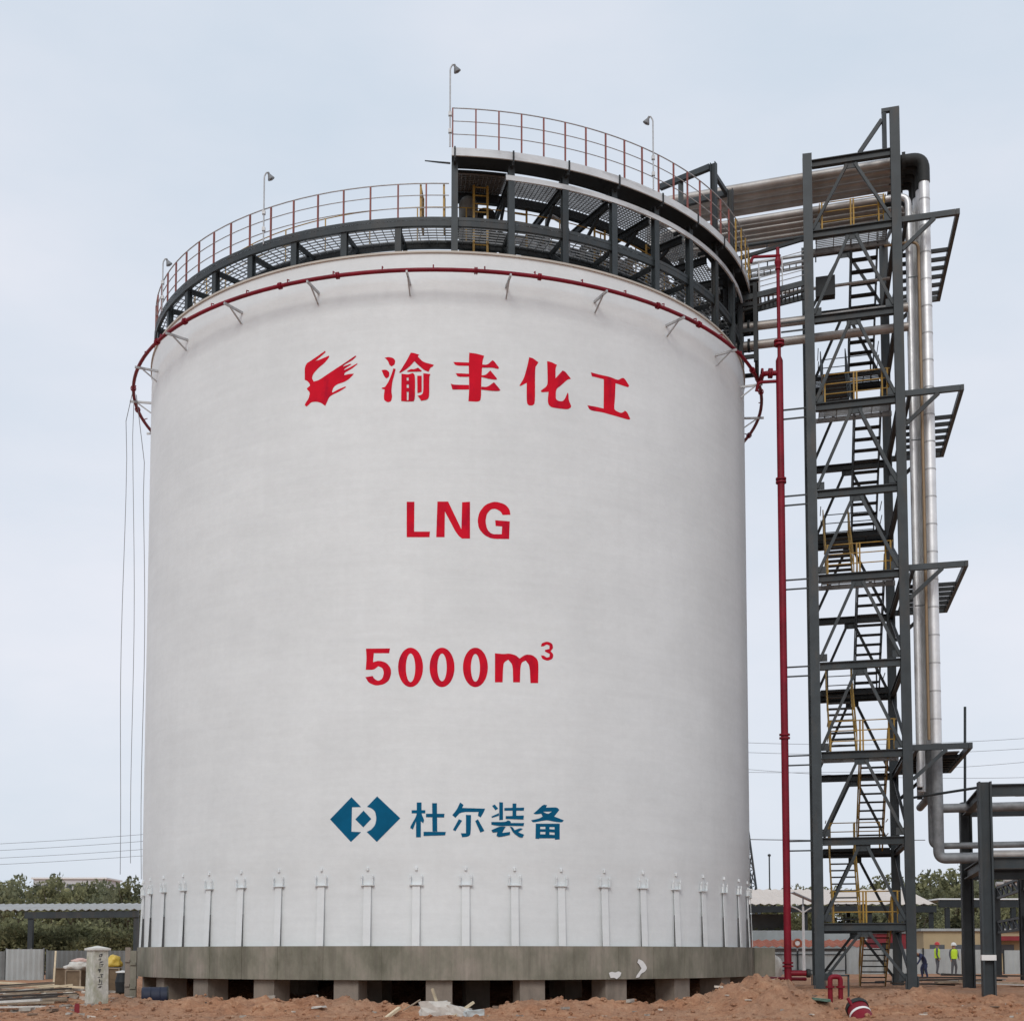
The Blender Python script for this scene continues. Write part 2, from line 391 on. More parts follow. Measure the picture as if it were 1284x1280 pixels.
def axis_vals(segs):
    out = [segs[0][0]]
    for a, b, n in segs: out += [a + (b - a) * (i + 1) / n for i in range(n)]
    return out
def build_ground():
    xs = axis_vals([(-3500, -600, 5), (-600, -90, 10), (-90, -30, 20), (-30, -16, 28), (-16, 19, 300), (19, 32, 26), (32, 90, 20), (90, 600, 10), (600, 3500, 5)])
    ys = axis_vals([(-400, -20, 6), (-20, 28, 16), (28, 33.5, 16), (33.5, 42.5, 90), (42.5, 58, 60), (58, 90, 36), (90, 260, 20), (260, 1200, 8), (1200, 6000, 6)])
    vs = [(x, y, gz(x, y)) for y in ys for x in xs]; w = len(xs)
    fs = [(j * w + i, j * w + i + 1, (j + 1) * w + i + 1, (j + 1) * w + i) for j in range(len(ys) - 1) for i in range(w - 1)]
    me = bpy.data.meshes.new('ground'); me.from_pydata(vs, [], fs); me.materials.append(M['soil'])
    me.polygons.foreach_set('use_smooth', [True] * len(fs)); me.update()
    o = bpy.data.objects.new('ground', me); col.objects.link(o)
    tag(o, 'bare red clay ground heaped up in front of the white tank', 'ground', kind='structure')
build_ground()
def on(x, y): return Vector((x, y, gz(x, y)))

def clods():
    mb = MB(); rr = random.Random(3)
    ico = [(0, 0, 1), (0.894, 0, 0.447), (0.276, 0.851, 0.447), (-0.724, 0.526, 0.447), (-0.724, -0.526, 0.447), (0.276, -0.851, 0.447),
           (0.724, 0.526, -0.447), (-0.276, 0.851, -0.447), (-0.894, 0, -0.447), (-0.276, -0.851, -0.447), (0.724, -0.526, -0.447), (0, 0, -1)]
    fcs = [(0, 1, 2), (0, 2, 3), (0, 3, 4), (0, 4, 5), (0, 5, 1), (1, 6, 2), (2, 7, 3), (3, 8, 4), (4, 9, 5), (5, 10, 1), (2, 6, 7), (3, 7, 8), (4, 8, 9), (5, 9, 10), (1, 10, 6), (6, 11, 7), (7, 11, 8), (8, 11, 9), (9, 11, 10), (10, 11, 6)]
    n = 0
    while n < 5200:
        x = rr.uniform(-15, 17); y = rr.uniform(34.2, 43)
        if math.hypot(x - TX, y - TY) < 11.9: continue
        s = 0.016 + 0.075 * rr.random() ** 4.0
        p = on(x, y); st = (rr.uniform(.7, 1.3), rr.uniform(.7, 1.3), rr.uniform(.5, .95)); a = rr.uniform(0, 6.3); ca, sa = math.cos(a), math.sin(a)
        vs = []
        for q in ico:
            k = rr.uniform(.75, 1.2) * s; u = q[0] * st[0] * k; w = q[1] * st[1] * k
            vs.append(p + Vector((u * ca - w * sa, u * sa + w * ca, q[2] * st[2] * k + s * 0.25)))
        mb.add(vs, fcs); n += 1
    o = mb.build('soil_clods', M['soil'], None, False)
    tag(o, 'loose clods and pebbles scattered over the red clay heaps', 'clods', kind='stuff')
clods()

def rubble():
    mb = MB(); rr = random.Random(17)
    for k in range(420):
        x = rr.uniform(-19.5, -12.2) if k < 300 else rr.uniform(-13, 17); y = rr.uniform(36, 47) if k < 300 else rr.uniform(35, 39.5)
        if math.hypot(x - TX, y - TY) < 12: continue
        s = rr.uniform(.04, .16) if k < 300 else rr.uniform(.03, .09); p = on(x, y) + Vector((0, 0, s * 0.2)); a = rr.uniform(0, 3.1); ca, sa = math.cos(a), math.sin(a)
        l, w, h = s * rr.uniform(.8, 2.4), s * rr.uniform(.5, 1), s * rr.uniform(.2, .6); vs = []
        for q in ((-1, -1, -1), (1, -1, -1), (1, 1, -1), (-1, 1, -1), (-1, -1, 1), (1, -1, 1), (1, 1, 1), (-1, 1, 1)):
            j = [rr.uniform(.65, 1.1) for _ in range(3)]; u, v = q[0] * l * j[0], q[1] * w * j[1]; vs.append(p + Vector((u * ca - v * sa, u * sa + v * ca, q[2] * h * j[2])))
        mb.add(vs, [(3, 2, 1, 0), (4, 5, 6, 7), (0, 1, 5, 4), (1, 2, 6, 5), (2, 3, 7, 6), (3, 0, 4, 7)], False, rr.choice((0, 0, 1, 2)))
    o = mb.build('rubble_fragments', [M['rub_a'], M['rub_b'], M['rub_c']], None, False)
    tag(o, 'small fragments of concrete and wood strewn over the ground', 'rubble', kind='stuff')
rubble()

# ------------------------------------------------------------------ foundation
fnd = thing('concrete_foundation', 'round board-marked concrete slab on short piers carrying the white tank', 'foundation', (TX, TY, 0))
mb = MB(); ringseg(mb, 0.3, R + 0.13, 0.94, ZS, 0, 360, 100, True)
slab = mb.build('slab', M['slab'], fnd)
for k in range(-10, 11):                              # fins left by the joints of the shuttering
    a = k * 8.6 + 2.2 * math.sin(k * 7.1); rv, tv = radial(a); mb = MB()
    mb.box(pt(R + 0.128, a, 1.44), (0.04, 0.02, 0.985), (tv, rv, Vector((0, 0, 1)))); mb.build('formwork_joint', M['slab'], slab)
for k in range(25):
    a = -1.5 + 14.4 * k; rv, tv = radial(a)
    mb = MB(); mb.box(pt(10.85, a, 0.32), (0.78, 0.78, 1.236), (tv, rv, Vector((0, 0, 1))))
    mb.build('pier', M['concrete_pier'], fnd)
for k in range(12):
    a = 8 + 30 * k; rv, tv = radial(a)
    mb = MB(); mb.box(pt(6.5, a, 0.32), (0.8, 0.8, 1.236), (tv, rv, Vector((0, 0, 1)))); mb.build('pier', M['concrete_pier'], fnd)
mb = MB(); mb.box((9.15, 50.6, 1.43), (0.75, 2.2, 1.02)); mb.build('side_block', M['slab'], fnd)

# --- marks painted from traced outlines, wrapped round the wall they are on
def soften(lp):
    n = len(lp); out = []
    for i in range(n):
        a = Vector(lp[i - 1]); b = Vector(lp[i]); c = Vector(lp[(i + 1) % n]); d0 = b - a; d1 = c - b
        if d0.length > 1e-6 and d1.length > 1e-6 and d0.angle(d1) < R_(62):
            out += [tuple(b - d0 * 0.25), tuple(b - d0 * 0.09 + d1 * 0.09), tuple(b + d1 * 0.25)]
        else: out.append(tuple(b))
    return out
def wrap_polys(name, polys, m, parent, rad, region, lift=0.004):
    """polys: [outer, hole, hole...] lists in enlarged-photo coordinates; wrapped onto the cylinder of radius rad"""
    ox, oy, s = region; mb = MB()
    for i, loops in enumerate(polys):
        if isinstance(loops[0][0], (int, float)): loops = [loops]
        loops = [soften(lp) for lp in loops]
        L3 = [[Vector((ox + x / s, oy + y / s, 0)) for x, y in lp] for lp in loops]
        flat = [p for lp in L3 for p in lp]
        tris = tessellate_polygon(L3)
        bm = bmesh.new(); bv = [bm.verts.new(p) for p in flat]
        for t in tris:
            try: bm.faces.new([bv[k] for k in t])
            except ValueError: pass
        for _ in range(4):
            es = [e for e in bm.edges if e.calc_length() > 7]
            if not es: break
            bmesh.ops.subdivide_edges(bm, edges=es, cuts=1); bmesh.ops.triangulate(bm, faces=bm.faces)
        bm.verts.ensure_lookup_table(); vs = []
        rr = rad + lift + 0.0015 * i
        for v in bm.verts:
            d = ray(v.co.x, v.co.y); dx, dy = d.x, d.y
            A = dx * dx + dy * dy; B = -2 * (dx * TX + dy * TY); Cc = TX * TX + TY * TY - rr * rr
            t = (-B - math.sqrt(B * B - 4 * A * Cc)) / (2 * A)
            vs.append(Vector((0, 0, HCAM)) + d * t)
        mb.add(vs, [[v.index for v in f.verts] for f in bm.faces]); bm.free()
    o = mb.build(name, m, parent, False)
    me = o.data
    for p in me.polygons: pass
    bm = bmesh.new(); bm.from_mesh(me)
    for f in bm.faces:
        c = f.calc_center_median() + Vector(parent_off(parent)); out = Vector((c.x - TX, c.y - TY, 0))
        if f.normal.dot(out) < 0: f.normal_flip()
    bm.to_mesh(me); bm.free()
    return o
def parent_off(p):
    off = Vector((0, 0, 0))
    while p: off += p.location; p = p.parent
    return off
def ell(cx, cy, rx, ry, n=28): return [(cx + rx * math.cos(2 * PI * k / n), cy + ry * math.sin(2 * PI * k / n)) for k in range(n)]

wrap_polys('paint_splash', [[(797, 434), (812, 440), (822, 452), (830, 468), (822, 482), (806, 490), (800, 504), (786, 506), (790, 496), (797, 486), (808, 470), (800, 455), (792, 447)]],
           M['white'], slab, R + 0.155, (540, 1060, 3.057))
wrap_polys('paint_splash', [[(683, 487), (694, 482), (708, 486), (720, 480), (731, 486), (727, 500), (713, 511), (704, 505), (690, 507)]],
           M['white'], slab, R + 0.155, (540, 1060, 3.057))

# ------------------------------------------------------------------ storage tank
tank = thing('storage_tank', 'huge white cylindrical storage tank with red and blue lettering', 'tank', (TX, TY, ZS))
mb = MB(); n = 240
def shell_r(z):
    return R - 0.05 * (1 - sstep(ZS + 1.8, ZS + 2.8, z))
zs = [ZS + 0.002, ZS + 0.9, ZS + 1.8, ZS + 2.1, ZS + 2.4, ZS + 2.8] + [ZS + 2.8 + (ZR - ZS - 2.8) * k / 8 for k in range(1, 9)]
vs = [pt(shell_r(z), 360 * k / n, z) for z in zs for k in range(n)]
mb.add(vs, [(j * n + k, j * n + (k + 1) % n, (j + 1) * n + (k + 1) % n, (j + 1) * n + k) for j in range(len(zs) - 1) for k in range(n)], True)
shell = mb.build('shell', M['tank'], tank)
mb = MB()
ringseg(mb, R - 0.35, R + 0.05, ZR - 0.03, ZR + 0.03, 0, 360, 200, True)
mb.build('rim', M['rim'], tank)
mb = MB(); mb.lathe([(R - 0.3, ZR - ZS), (9.5, ZR - ZS + 0.25), (6, ZR - ZS + 0.6), (3, ZR - ZS + 0.78), (0.01, ZR - ZS + 0.84)], (TX, TY, ZS), 96)
mb.build('dome_roof', M['tank'], tank)
# holding-down straps round the foot
def make_strap(a):
    rv, tv = radial(a); up = Vector((0, 0, 1)); mb = MB()
    z0 = ZS + 0.003; z1 = ZS + 1.80
    # face plate leaning in towards the shell
    o0, o1 = R + 0.08, R + 0.012
    for (u0, u1, q0, q1, mi) in ((-0.115, 0.115, 0.02, 0.0, 0),):
        P = [pt(o0 - 0.022, a, z0) + tv * u0, pt(o0 - 0.022, a, z0) + tv * u1, pt(o0, a, z0) + tv * u1, pt(o0, a, z0) + tv * u0,
             pt(o1 - 0.022, a, z1) + tv * u0, pt(o1 - 0.022, a, z1) + tv * u1, pt(o1, a, z1) + tv * u1, pt(o1, a, z1) + tv * u0]
        mb.add(P, [(0, 1, 2, 3), (4, 7, 6, 5), (0, 4, 5, 1), (1, 5, 6, 2), (2, 6, 7, 3), (3, 7, 4, 0)])
    # strip added behind the plate, its dark colour painting the shade of the gap
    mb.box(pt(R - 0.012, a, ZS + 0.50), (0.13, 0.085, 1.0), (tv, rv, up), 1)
    s = mb.build('anchor_strap', [M['tank'], M['gap_shade']], tank)
    mb = MB(); mb.box(pt(R + 0.015, a, z1 + 0.018), (0.42, 0.10, 0.022), (tv, rv, up))
    for u in (-0.17, 0.17): mb.box(pt(R + 0.02, a, z1 + 0.13) + tv * u, (0.03, 0.07, 0.18), (tv, rv, up))
    mb.build('cap_plate', M['tank'], s)
    if 92 < a % 360 < 268: return
    for u in (-0.17, 0.17): mb = MB(); mb.lathe([(0.001, 0.05), (0.03, 0.04), (0.03, -0.04), (0.001, -0.05)], pt(R + 0.035, a, z1 + 0.27) + tv * u, 8, (0, 0, 1)); mb.build('bolt', M['tank'], s)
    mb = MB(); mb.lathe([(0.001, 0.06), (0.035, 0.05), (0.04, -0.04), (0.001, -0.05)], pt(R + 0.0, a, z1 + 0.5), 8, (0, 0, 1)); mb.build('lifting_lug', M['tank'], s)
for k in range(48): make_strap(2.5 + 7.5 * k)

# lettering, traced
LT = []
def letter(label, polys, reg, m='red_letter', name='letter'):
    o = wrap_polys(name, polys, M[m], tank, R, reg); o['label'] = label; return o
G1 = (370, 430, 12.84)
letter('red brush-stroke emblem of two sweeping flames', [
    [(155, 350), (300, 255), (482, 128), (492, 150), (420, 215), (330, 290), (400, 268), (545, 205), (552, 228), (470, 330), (380, 400), (290, 500), (272, 570), (300, 622), (380, 600), (500, 520), (640, 425), (780, 335), (970, 205), (988, 216), (930, 275), (800, 350), (765, 385), (890, 335), (910, 345), (800, 415), (785, 440), (900, 385), (1000, 328), (1003, 345), (900, 425), (800, 480), (790, 520), (870, 500), (945, 495), (930, 520), (860, 590), (790, 630), (680, 665), (620, 710), (595, 780), (600, 800), (700, 745), (810, 700), (820, 715), (700, 790), (590, 840), (545, 880), (520, 940), (485, 1015), (420, 965), (340, 945), (260, 955), (215, 1000), (185, 1025), (155, 1005), (165, 970), (215, 900), (240, 800), (190, 745), (190, 730), (240, 690), (230, 650), (195, 610), (155, 595)],
    [(570, 960), (600, 930), (710, 870), (735, 885), (690, 910), (590, 970)], ell(1140, 290, 22, 14, 8), ell(1125, 495, 18, 14, 8)], G1, name='emblem')
G2 = (470, 430, 14.22)
letter('first red character of the top line', [
    [(175, 265), (240, 250), (320, 265), (365, 310), (355, 385), (300, 420), (260, 395), (235, 320)],
    [(120, 485), (200, 475), (260, 520), (255, 600), (205, 635), (165, 595)],
    [(330, 455), (370, 465), (350, 560), (310, 700), (295, 860), (310, 960), (290, 1040), (230, 1060), (165, 1020), (160, 940), (175, 830), (120, 815), (130, 795), (180, 790), (250, 680), (300, 550)],
    [(640, 175), (700, 180), (790, 210), (765, 240), (860, 340), (1050, 390), (1035, 420), (990, 440), (960, 515), (880, 485), (770, 390), (705, 325), (640, 400), (560, 470), (450, 535), (435, 525), (490, 440), (570, 310)],
    [(575, 500), (640, 465), (700, 470), (770, 440), (835, 495), (830, 510), (580, 515)],
    [[(475, 548), (560, 560), (600, 560), (680, 535), (718, 580), (715, 990), (690, 1040), (610, 1042), (570, 1042), (470, 1035)], [(568, 615), (600, 615), (605, 670), (568, 672)], [(568, 740), (603, 740), (606, 800), (568, 802)], [(568, 870), (604, 870), (600, 1020), (572, 1025)]],
    [(755, 585), (835, 585), (835, 870), (760, 895)],
    [(865, 540), (990, 555), (970, 600), (970, 960), (930, 1010), (825, 1030), (790, 970), (760, 940), (820, 930), (865, 890)]], G2)
G3 = (555, 430, 14.22)
letter('second red character of the top line', [
    [(475, 175), (600, 190), (740, 230), (710, 330), (690, 700), (685, 1010), (640, 1050), (460, 1040), (475, 800), (465, 400)],
    [(190, 340), (470, 350), (470, 410), (230, 405)], [(235, 540), (470, 550), (470, 605), (270, 605)], [(145, 725), (200, 745), (470, 750), (470, 830), (175, 830)],
    [(700, 385), (800, 390), (885, 310), (920, 325), (1005, 440), (990, 465), (900, 440), (700, 440)],
    [(690, 580), (770, 570), (850, 490), (970, 635), (960, 655), (850, 645), (690, 605)],
    [(690, 780), (800, 785), (915, 700), (1030, 835), (1010, 855), (900, 855), (690, 830)]], G3)
G4 = (640, 435, 14.22)
letter('third red character of the top line', [
    [(335, 185), (400, 200), (500, 275), (480, 310), (440, 370), (440, 1000), (400, 1045), (330, 1045), (290, 1000), (290, 640), (180, 700), (160, 690), (240, 560), (300, 350)],
    [(655, 255), (720, 265), (830, 320), (805, 380), (805, 560), (930, 420), (980, 440), (1080, 570), (1020, 580), (900, 690), (830, 740), (810, 800), (810, 930), (860, 965), (930, 970), (970, 930), (1020, 815), (1035, 830), (1040, 950), (1085, 1050), (1075, 1085), (1020, 1115), (840, 1095), (730, 1075), (680, 1030), (665, 960), (680, 800), (560, 810), (540, 790), (560, 765), (640, 710), (665, 650), (660, 400)]], G4)
G5 = (725, 455, 16.0)
letter('last red character of the top line', [
    [(255, 190), (420, 235), (640, 280), (800, 350), (880, 300), (930, 310), (1025, 460), (1000, 490), (800, 425), (750, 410), (740, 700), (720, 920), (760, 965), (870, 1010), (940, 960), (980, 985), (1045, 1120), (1020, 1145), (800, 1080), (620, 1030), (480, 990), (280, 960), (220, 930), (185, 850), (360, 880), (510, 915), (515, 330), (400, 300), (275, 270)]], G5)
G6 = (500, 615, 8.56)
letter('red letter L', [[(85, 120), (168, 120), (165, 440), (335, 440), (330, 500), (85, 500)]], G6)
letter('red letter N', [[(415, 118), (530, 118), (672, 415), (680, 125), (765, 120), (765, 515), (650, 515), (495, 225), (492, 500), (402, 500)]], G6)
letter('red letter G', [[(1198, 260), (1190, 200), (1140, 145), (1030, 115), (930, 150), (865, 230), (845, 320), (860, 410), (920, 480), (1000, 518), (1185, 520), (1192, 330), (1035, 318), (1040, 380), (1110, 385), (1105, 468), (1000, 468), (950, 420), (930, 330), (945, 250), (990, 200), (1040, 195), (1095, 225), (1115, 262)]], G6)
G7 = (450, 795, 9.877); G8 = (570, 795, 9.877)
letter('red digit 5', [[(88, 178), (385, 175), (375, 235), (185, 235), (175, 345), (250, 325), (340, 350), (395, 420), (400, 490), (375, 570), (310, 620), (210, 638), (120, 600), (80, 530), (170, 515), (190, 550), (240, 580), (290, 550), (310, 480), (295, 420), (240, 395), (185, 440), (85, 440), (95, 300)]], G7)
letter('first red digit 0', [[ell(640, 410, 155, 245), ell(640, 415, 58, 178)]], G7)
letter('second red digit 0', [[ell(1030, 410, 155, 245), ell(1030, 410, 58, 172)]], G7)
letter('third red digit 0', [[ell(258, 410, 155, 245), ell(258, 415, 56, 172)]], G8)
letter('red letter m', [[(500, 235), (605, 245), (680, 238), (760, 260), (805, 300), (880, 250), (960, 255), (1020, 300), (1040, 360), (1035, 605), (940, 605), (930, 390), (880, 325), (830, 350), (815, 420), (810, 595), (725, 595), (720, 380), (665, 315), (610, 350), (600, 430), (595, 595), (500, 595)]], G8)
letter('small raised red digit 3', [[(1070, 150), (1080, 110), (1150, 88), (1210, 115), (1222, 170), (1190, 210), (1225, 250), (1215, 305), (1150, 330), (1085, 305), (1070, 260), (1110, 265), (1140, 290), (1175, 280), (1180, 245), (1120, 215), (1120, 195), (1175, 180), (1175, 140), (1140, 125), (1105, 150)]], G8)
G9 = (405, 985, 12.23)
letter('blue emblem of two linked diamonds', [[(108, 512), (437, 172), (585, 325), (445, 328), (437, 700), (585, 708), (428, 860)], [(622, 378), (740, 505), (618, 635), (495, 512)],
    [(675, 320), (830, 160), (1185, 495), (825, 858), (670, 705), (740, 670), (800, 600), (820, 500), (800, 390), (740, 340)]], G9, 'blue_letter', 'emblem')
G10 = (505, 995, 11.67); G11 = (605, 995, 11.67)
letter('first blue character', [[(130, 238), (330, 238), (330, 285), (130, 285)], [(205, 125), (275, 125), (275, 300), (315, 380), (300, 430), (265, 400), (265, 635), (195, 635), (195, 400), (150, 520), (110, 500), (115, 470), (190, 340), (205, 290)],
    [(430, 135), (500, 135), (505, 550), (435, 550)], [(340, 290), (610, 290), (605, 345), (340, 340)], [(305, 553), (630, 555), (620, 605), (305, 615)]], G10, 'blue_letter')
letter('second blue character', [[(840, 125), (890, 160), (870, 205), (1205, 215), (1190, 260), (1140, 345), (1100, 320), (1110, 265), (850, 265), (770, 350), (725, 310), (790, 230)],
    [(925, 305), (1000, 310), (995, 590), (960, 625), (870, 635), (850, 575), (925, 575)], [(820, 370), (870, 390), (770, 545), (735, 525)], [(1100, 370), (1195, 540), (1135, 565), (1060, 395)]], G10, 'blue_letter')
letter('third blue character', [[(245, 120), (300, 125), (300, 380), (245, 385)], [(140, 175), (180, 155), (230, 215), (190, 240)], [(130, 330), (240, 280), (240, 320), (140, 350)], [(320, 205), (610, 200), (605, 245), (320, 245)],
    [(440, 140), (495, 140), (495, 320), (440, 320)], [(340, 325), (605, 315), (600, 375), (340, 365)], [(130, 410), (340, 410), (370, 385), (410, 400), (415, 425), (610, 425), (600, 470), (400, 465), (250, 470), (130, 450)],
    [(250, 475), (340, 478), (300, 540), (290, 570), (405, 555), (400, 600), (235, 635), (205, 610), (220, 560), (150, 565), (130, 530)], [(400, 475), (440, 485), (470, 530), (550, 500), (590, 510), (520, 560), (610, 595), (585, 640), (540, 635), (450, 570)]], G11, 'blue_letter')
letter('last blue character', [[[(890, 155), (945, 165), (930, 200), (1090, 195), (1125, 235), (1050, 330), (1190, 385), (1165, 420), (1040, 405), (950, 385), (870, 395), (740, 420), (710, 385), (830, 360), (880, 330), (860, 290), (790, 300), (745, 290), (810, 230)], [(885, 262), (1015, 258), (960, 297)]],
    [[(780, 435), (1130, 435), (1130, 665), (1060, 670), (1060, 650), (830, 650), (830, 660), (775, 655)], [(845, 480), (920, 480), (920, 515), (845, 515)], [(980, 485), (1055, 485), (1055, 520), (980, 515)], [(845, 555), (920, 555), (920, 590), (845, 590)], [(980, 560), (1055, 565), (1055, 600), (980, 595)]]], G11, 'blue_letter')

# ------------------------------------------------------------------ red ring main round the top of the shell
RR, ZRING = 11.96, 22.42
ring = thing('deluge_ring_pipe', 'dark red water pipe ringing the top of the white tank', 'pipe', (TX, TY, ZRING))
mb = MB(); mb.tube([pt(RR, 360 * k / 160, ZRING) for k in range(160)], 0.062, 10, True); mb.build('pipe', M['red'], ring)
for k in range(24):
    a = -6.4 + 15 * k; mb = MB(); mb.bar(pt(R + 0.006, a, ZRING - 0.12), pt(RR + 0.16, a, ZRING - 0.12), 0.055, 0.075)
    mb.bar(pt(R + 0.03, a, ZRING - 0.5), pt(RR - 0.12, a, ZRING - 0.16), 0.04)
    mb.build('bracket', M['galv'], ring)
for k in range(24):
    a = -6.4 + 15 * k + (4.5 if k % 2 else 10); rv, tv = radial(a); mb = MB()
    for s in (-0.028, 0.028): mb.lathe([(0.074, -0.022), (0.105, -0.02), (0.105, 0.02), (0.074, 0.022)], pt(RR, a, ZRING) + tv * s, 12, tv)
    mb.build('flange', M['red'], ring)
for k in range(48):
    a = -2.6 + 7.5 * k; mb = MB(); mb.tube([pt(RR, a, ZRING + 0.06), pt(RR, a, ZRING + 0.15), pt(RR - 0.1, a, ZRING + 0.17)], 0.02, 6); mb.build('spray_nozzle', M['red'], ring)

# ------------------------------------------------------------------ ring walkway on the rim
ZD = 24.38; RO = 11.2; RI = 9.95
walk = thing('ring_walkway', 'grey steel walkway with thin red handrail posts ringing the tank roof', 'walkway', (TX, TY, ZR))
mb = MB(); ringseg(mb, RO - 0.06, RO + 0.05, ZD - 0.18, ZD, 0, 360, 120, True); mb.build('outer_beam', M['steel'], walk)
mb = MB(); ringseg(mb, RI - 0.06, RI + 0.05, ZD - 0.22, ZD, 0, 360, 120, True); mb.build('inner_beam', M['steel_dark'], walk)
mb = MB()
for r in [RI + 0.13 + 0.155 * k for k in range(7)]:
    ringseg(mb, r - 0.009, r + 0.009, ZD - 0.05, ZD - 0.01, 0, 360, 120, True)
for k in range(240):
    mb.bar(pt(RI + 0.05, 1.5 * k + 0.5, ZD - 0.066), pt(RO - 0.06, 1.5 * k + 0.5, ZD - 0.066), 0.016, 0.03)
mb.build('deck_grating', M['galv_dull'], walk)
PORTAL = {54.5: 29.3, 63.5: 29.24}
for k in range(40):
    a = 0.5 + 9 * k; aa = a - 360 if a > 180 else a; rv, tv = radial(a); up = Vector((0, 0, 1))
    top = 26.2 if -1 < aa < 84 else ZD - 0.003
    top = PORTAL.get(aa, top)
    rc = RO + 0.05 if -1 < aa < 84 else RO - 0.09
    mb = MB(); mb.ibeam(pt(rc, a, ZR + 0.035), pt(rc, a, top), 0.20, 0.19, rv, 0.022)
    mb.build('column', M['steel'], walk)
    mb = MB(); mb.ibeam(pt(RI - 0.05, a, ZR + 0.05), pt(RI - 0.05, a, ZD - 0.222), 0.15, 0.15, rv, 0.02); mb.build('inner_column', M['steel_dark'], walk)
    mb = MB(); mb.bar(pt(RI + 0.055, a, ZD - 0.16), pt(RO - 0.2, a, ZD - 0.16), 0.09, 0.15)
    mb.bar(pt(RO - 0.22, a, ZD - 0.8), pt(RI + 0.35, a, ZD - 0.25), 0.075); mb.build('radial_beam', M['steel_dark'], walk)
for k in range(80):
    a = 0.5 + 4.5 * k; aa = a - 360 if a > 180 else a
    if -1 < aa < 84: continue
    mb = MB(); mb.bar(pt(RO + 0.01, a, ZD), pt(RO + 0.01, a, ZD + 1.18), 0.046, 0.055, radial(a)[0]); mb.build('railing_post', M['red_rail'], walk)
mb = MB()
for h in (0.42, 0.82, 1.2):
    mb.tube(arc(RO + 0.01, ZD + h, 85.5, 360 - 0.4, 100), 0.017 if h < 1 else 0.022, 6)
mb.build('handrail', M['galv'], walk)
mb = MB(); ringseg(mb, RO + 0.052, RO + 0.06, ZD, ZD + 0.1, 0, 360, 120, True); mb.build('toe_board', M['steel'], walk)
for k in range(40):
    a = 2.75 + 9 * k
    mb = MB(); mb.bar(pt(RI, a, ZD), pt(RI, a, ZD + 1.15), 0.04); mb.build('inner_railing_post', M['yellow'], walk)
mb = MB()
for h in (0.6, 1.15): mb.tube(arc(RI, ZD + h, 2.75, 362.75, 120), 0.018, 6)
mb.build('inner_handrail', M['yellow'], walk)
mb = MB(); mb.bar(pt(RI - 0.05, 55.5, ZD + 1.9), pt(RI - 0.05, 55.5, 29.3), 0.17); mb.bar(pt(RI - 0.05, 55.5, ZD), pt(RI - 0.05, 55.5, ZD + 1.897), 0.17)
c1 = pt(RO - 0.09, 54.5, 29.2); c2 = pt(RO - 0.09, 63.5, 29.14); c3 = pt(9.1, 55.5, 29.18)
mb.bar(c1, c3, 0.16, 0.2); mb.bar(c1, c2, 0.12, 0.16); mb.bar(c2, pt(9.1, 63.5, 29.1), 0.16, 0.2)
mb.build('portal_frame', M['steel'], walk)

# two yellow gates standing in the left run of the walkway
def gate(px, label):
    a = math.degrees(math.asin(max(-1, min(1, (px - 559) / 478))))
    g = thing('safety_gate', label, 'gate', pt(RO - 0.45, a, ZD), 'yellow gates on the ring walkway')
    rv, tv = radial(a); mb = MB(); c = pt(RO - 0.45, a, ZD + 0.6)
    for u in (-0.38, 0.38): mb.bar(c + rv * u + Vector((0, 0, -0.6)), c + rv * u + Vector((0, 0, 0.6)), 0.06)
    for h in (-0.55, 0, 0.55): mb.bar(c - rv * 0.38 + Vector((0, 0, h)), c + rv * 0.38 + Vector((0, 0, h)), 0.05)
    mb.build('frame', M['yellow'], g)
    mb = MB()
    for i in range(9): mb.bar(c + rv * (-0.33 + 0.0825 * i) + Vector((0, 0, -0.52)), c + rv * (-0.33 + 0.0825 * i) + Vector((0, 0, 0.52)), 0.055, 0.02, tv)
    mb.build('bar_infill', M['yellow'], g)
gate(518, 'yellow barred gate in the open left run of the ring walkway')
gate(549, 'yellow barred gate beside the first tall column of the upper platform')

# ------------------------------------------------------------------ upper platform over the right-hand front of the roof
UO, UZ = 11.62, 26.5
A0, A1 = 0.0, 86.0
upp = thing('upper_platform', 'raised curved platform with pale edge channels above the right of the roof', 'platform', pt(RO, 40, 26.2))
mb = MB(); ringseg(mb, UO - 0.05, UO, UZ - 0.25, UZ, A0, A1, 60); mb.build('outer_channel', M['steel_light'], upp)
mb = MB(); ringseg(mb, 11.30, 11.36, UZ - 0.76, UZ - 0.60, A0 + 8.6, A1, 60); mb.build('lower_channel', M['steel_light'], upp)
mb = MB(); ringseg(mb, 10.63, UO - 0.053, UZ - 0.09, UZ - 0.05, A0, A1, 60); ringseg(mb, 8.9, 10.6, UZ - 0.14, UZ - 0.10, A0, A0 + 9.5, 10); mb.build('deck_plate', M['steel_dark'], upp)
mb = MB()
for r in [9.55 + 0.105 * k for k in range(10)]: ringseg(mb, r - 0.011, r + 0.011, UZ - 0.20, UZ - 0.15, A0 + 1, A1 - 1, 40)
for k in range(112): mb.bar(pt(9.5, 1 + 0.75 * k, UZ - 0.22), pt(10.54, 1 + 0.75 * k, UZ - 0.22), 0.02, 0.03)
mb.build('grating', M['galv_dull'], upp)
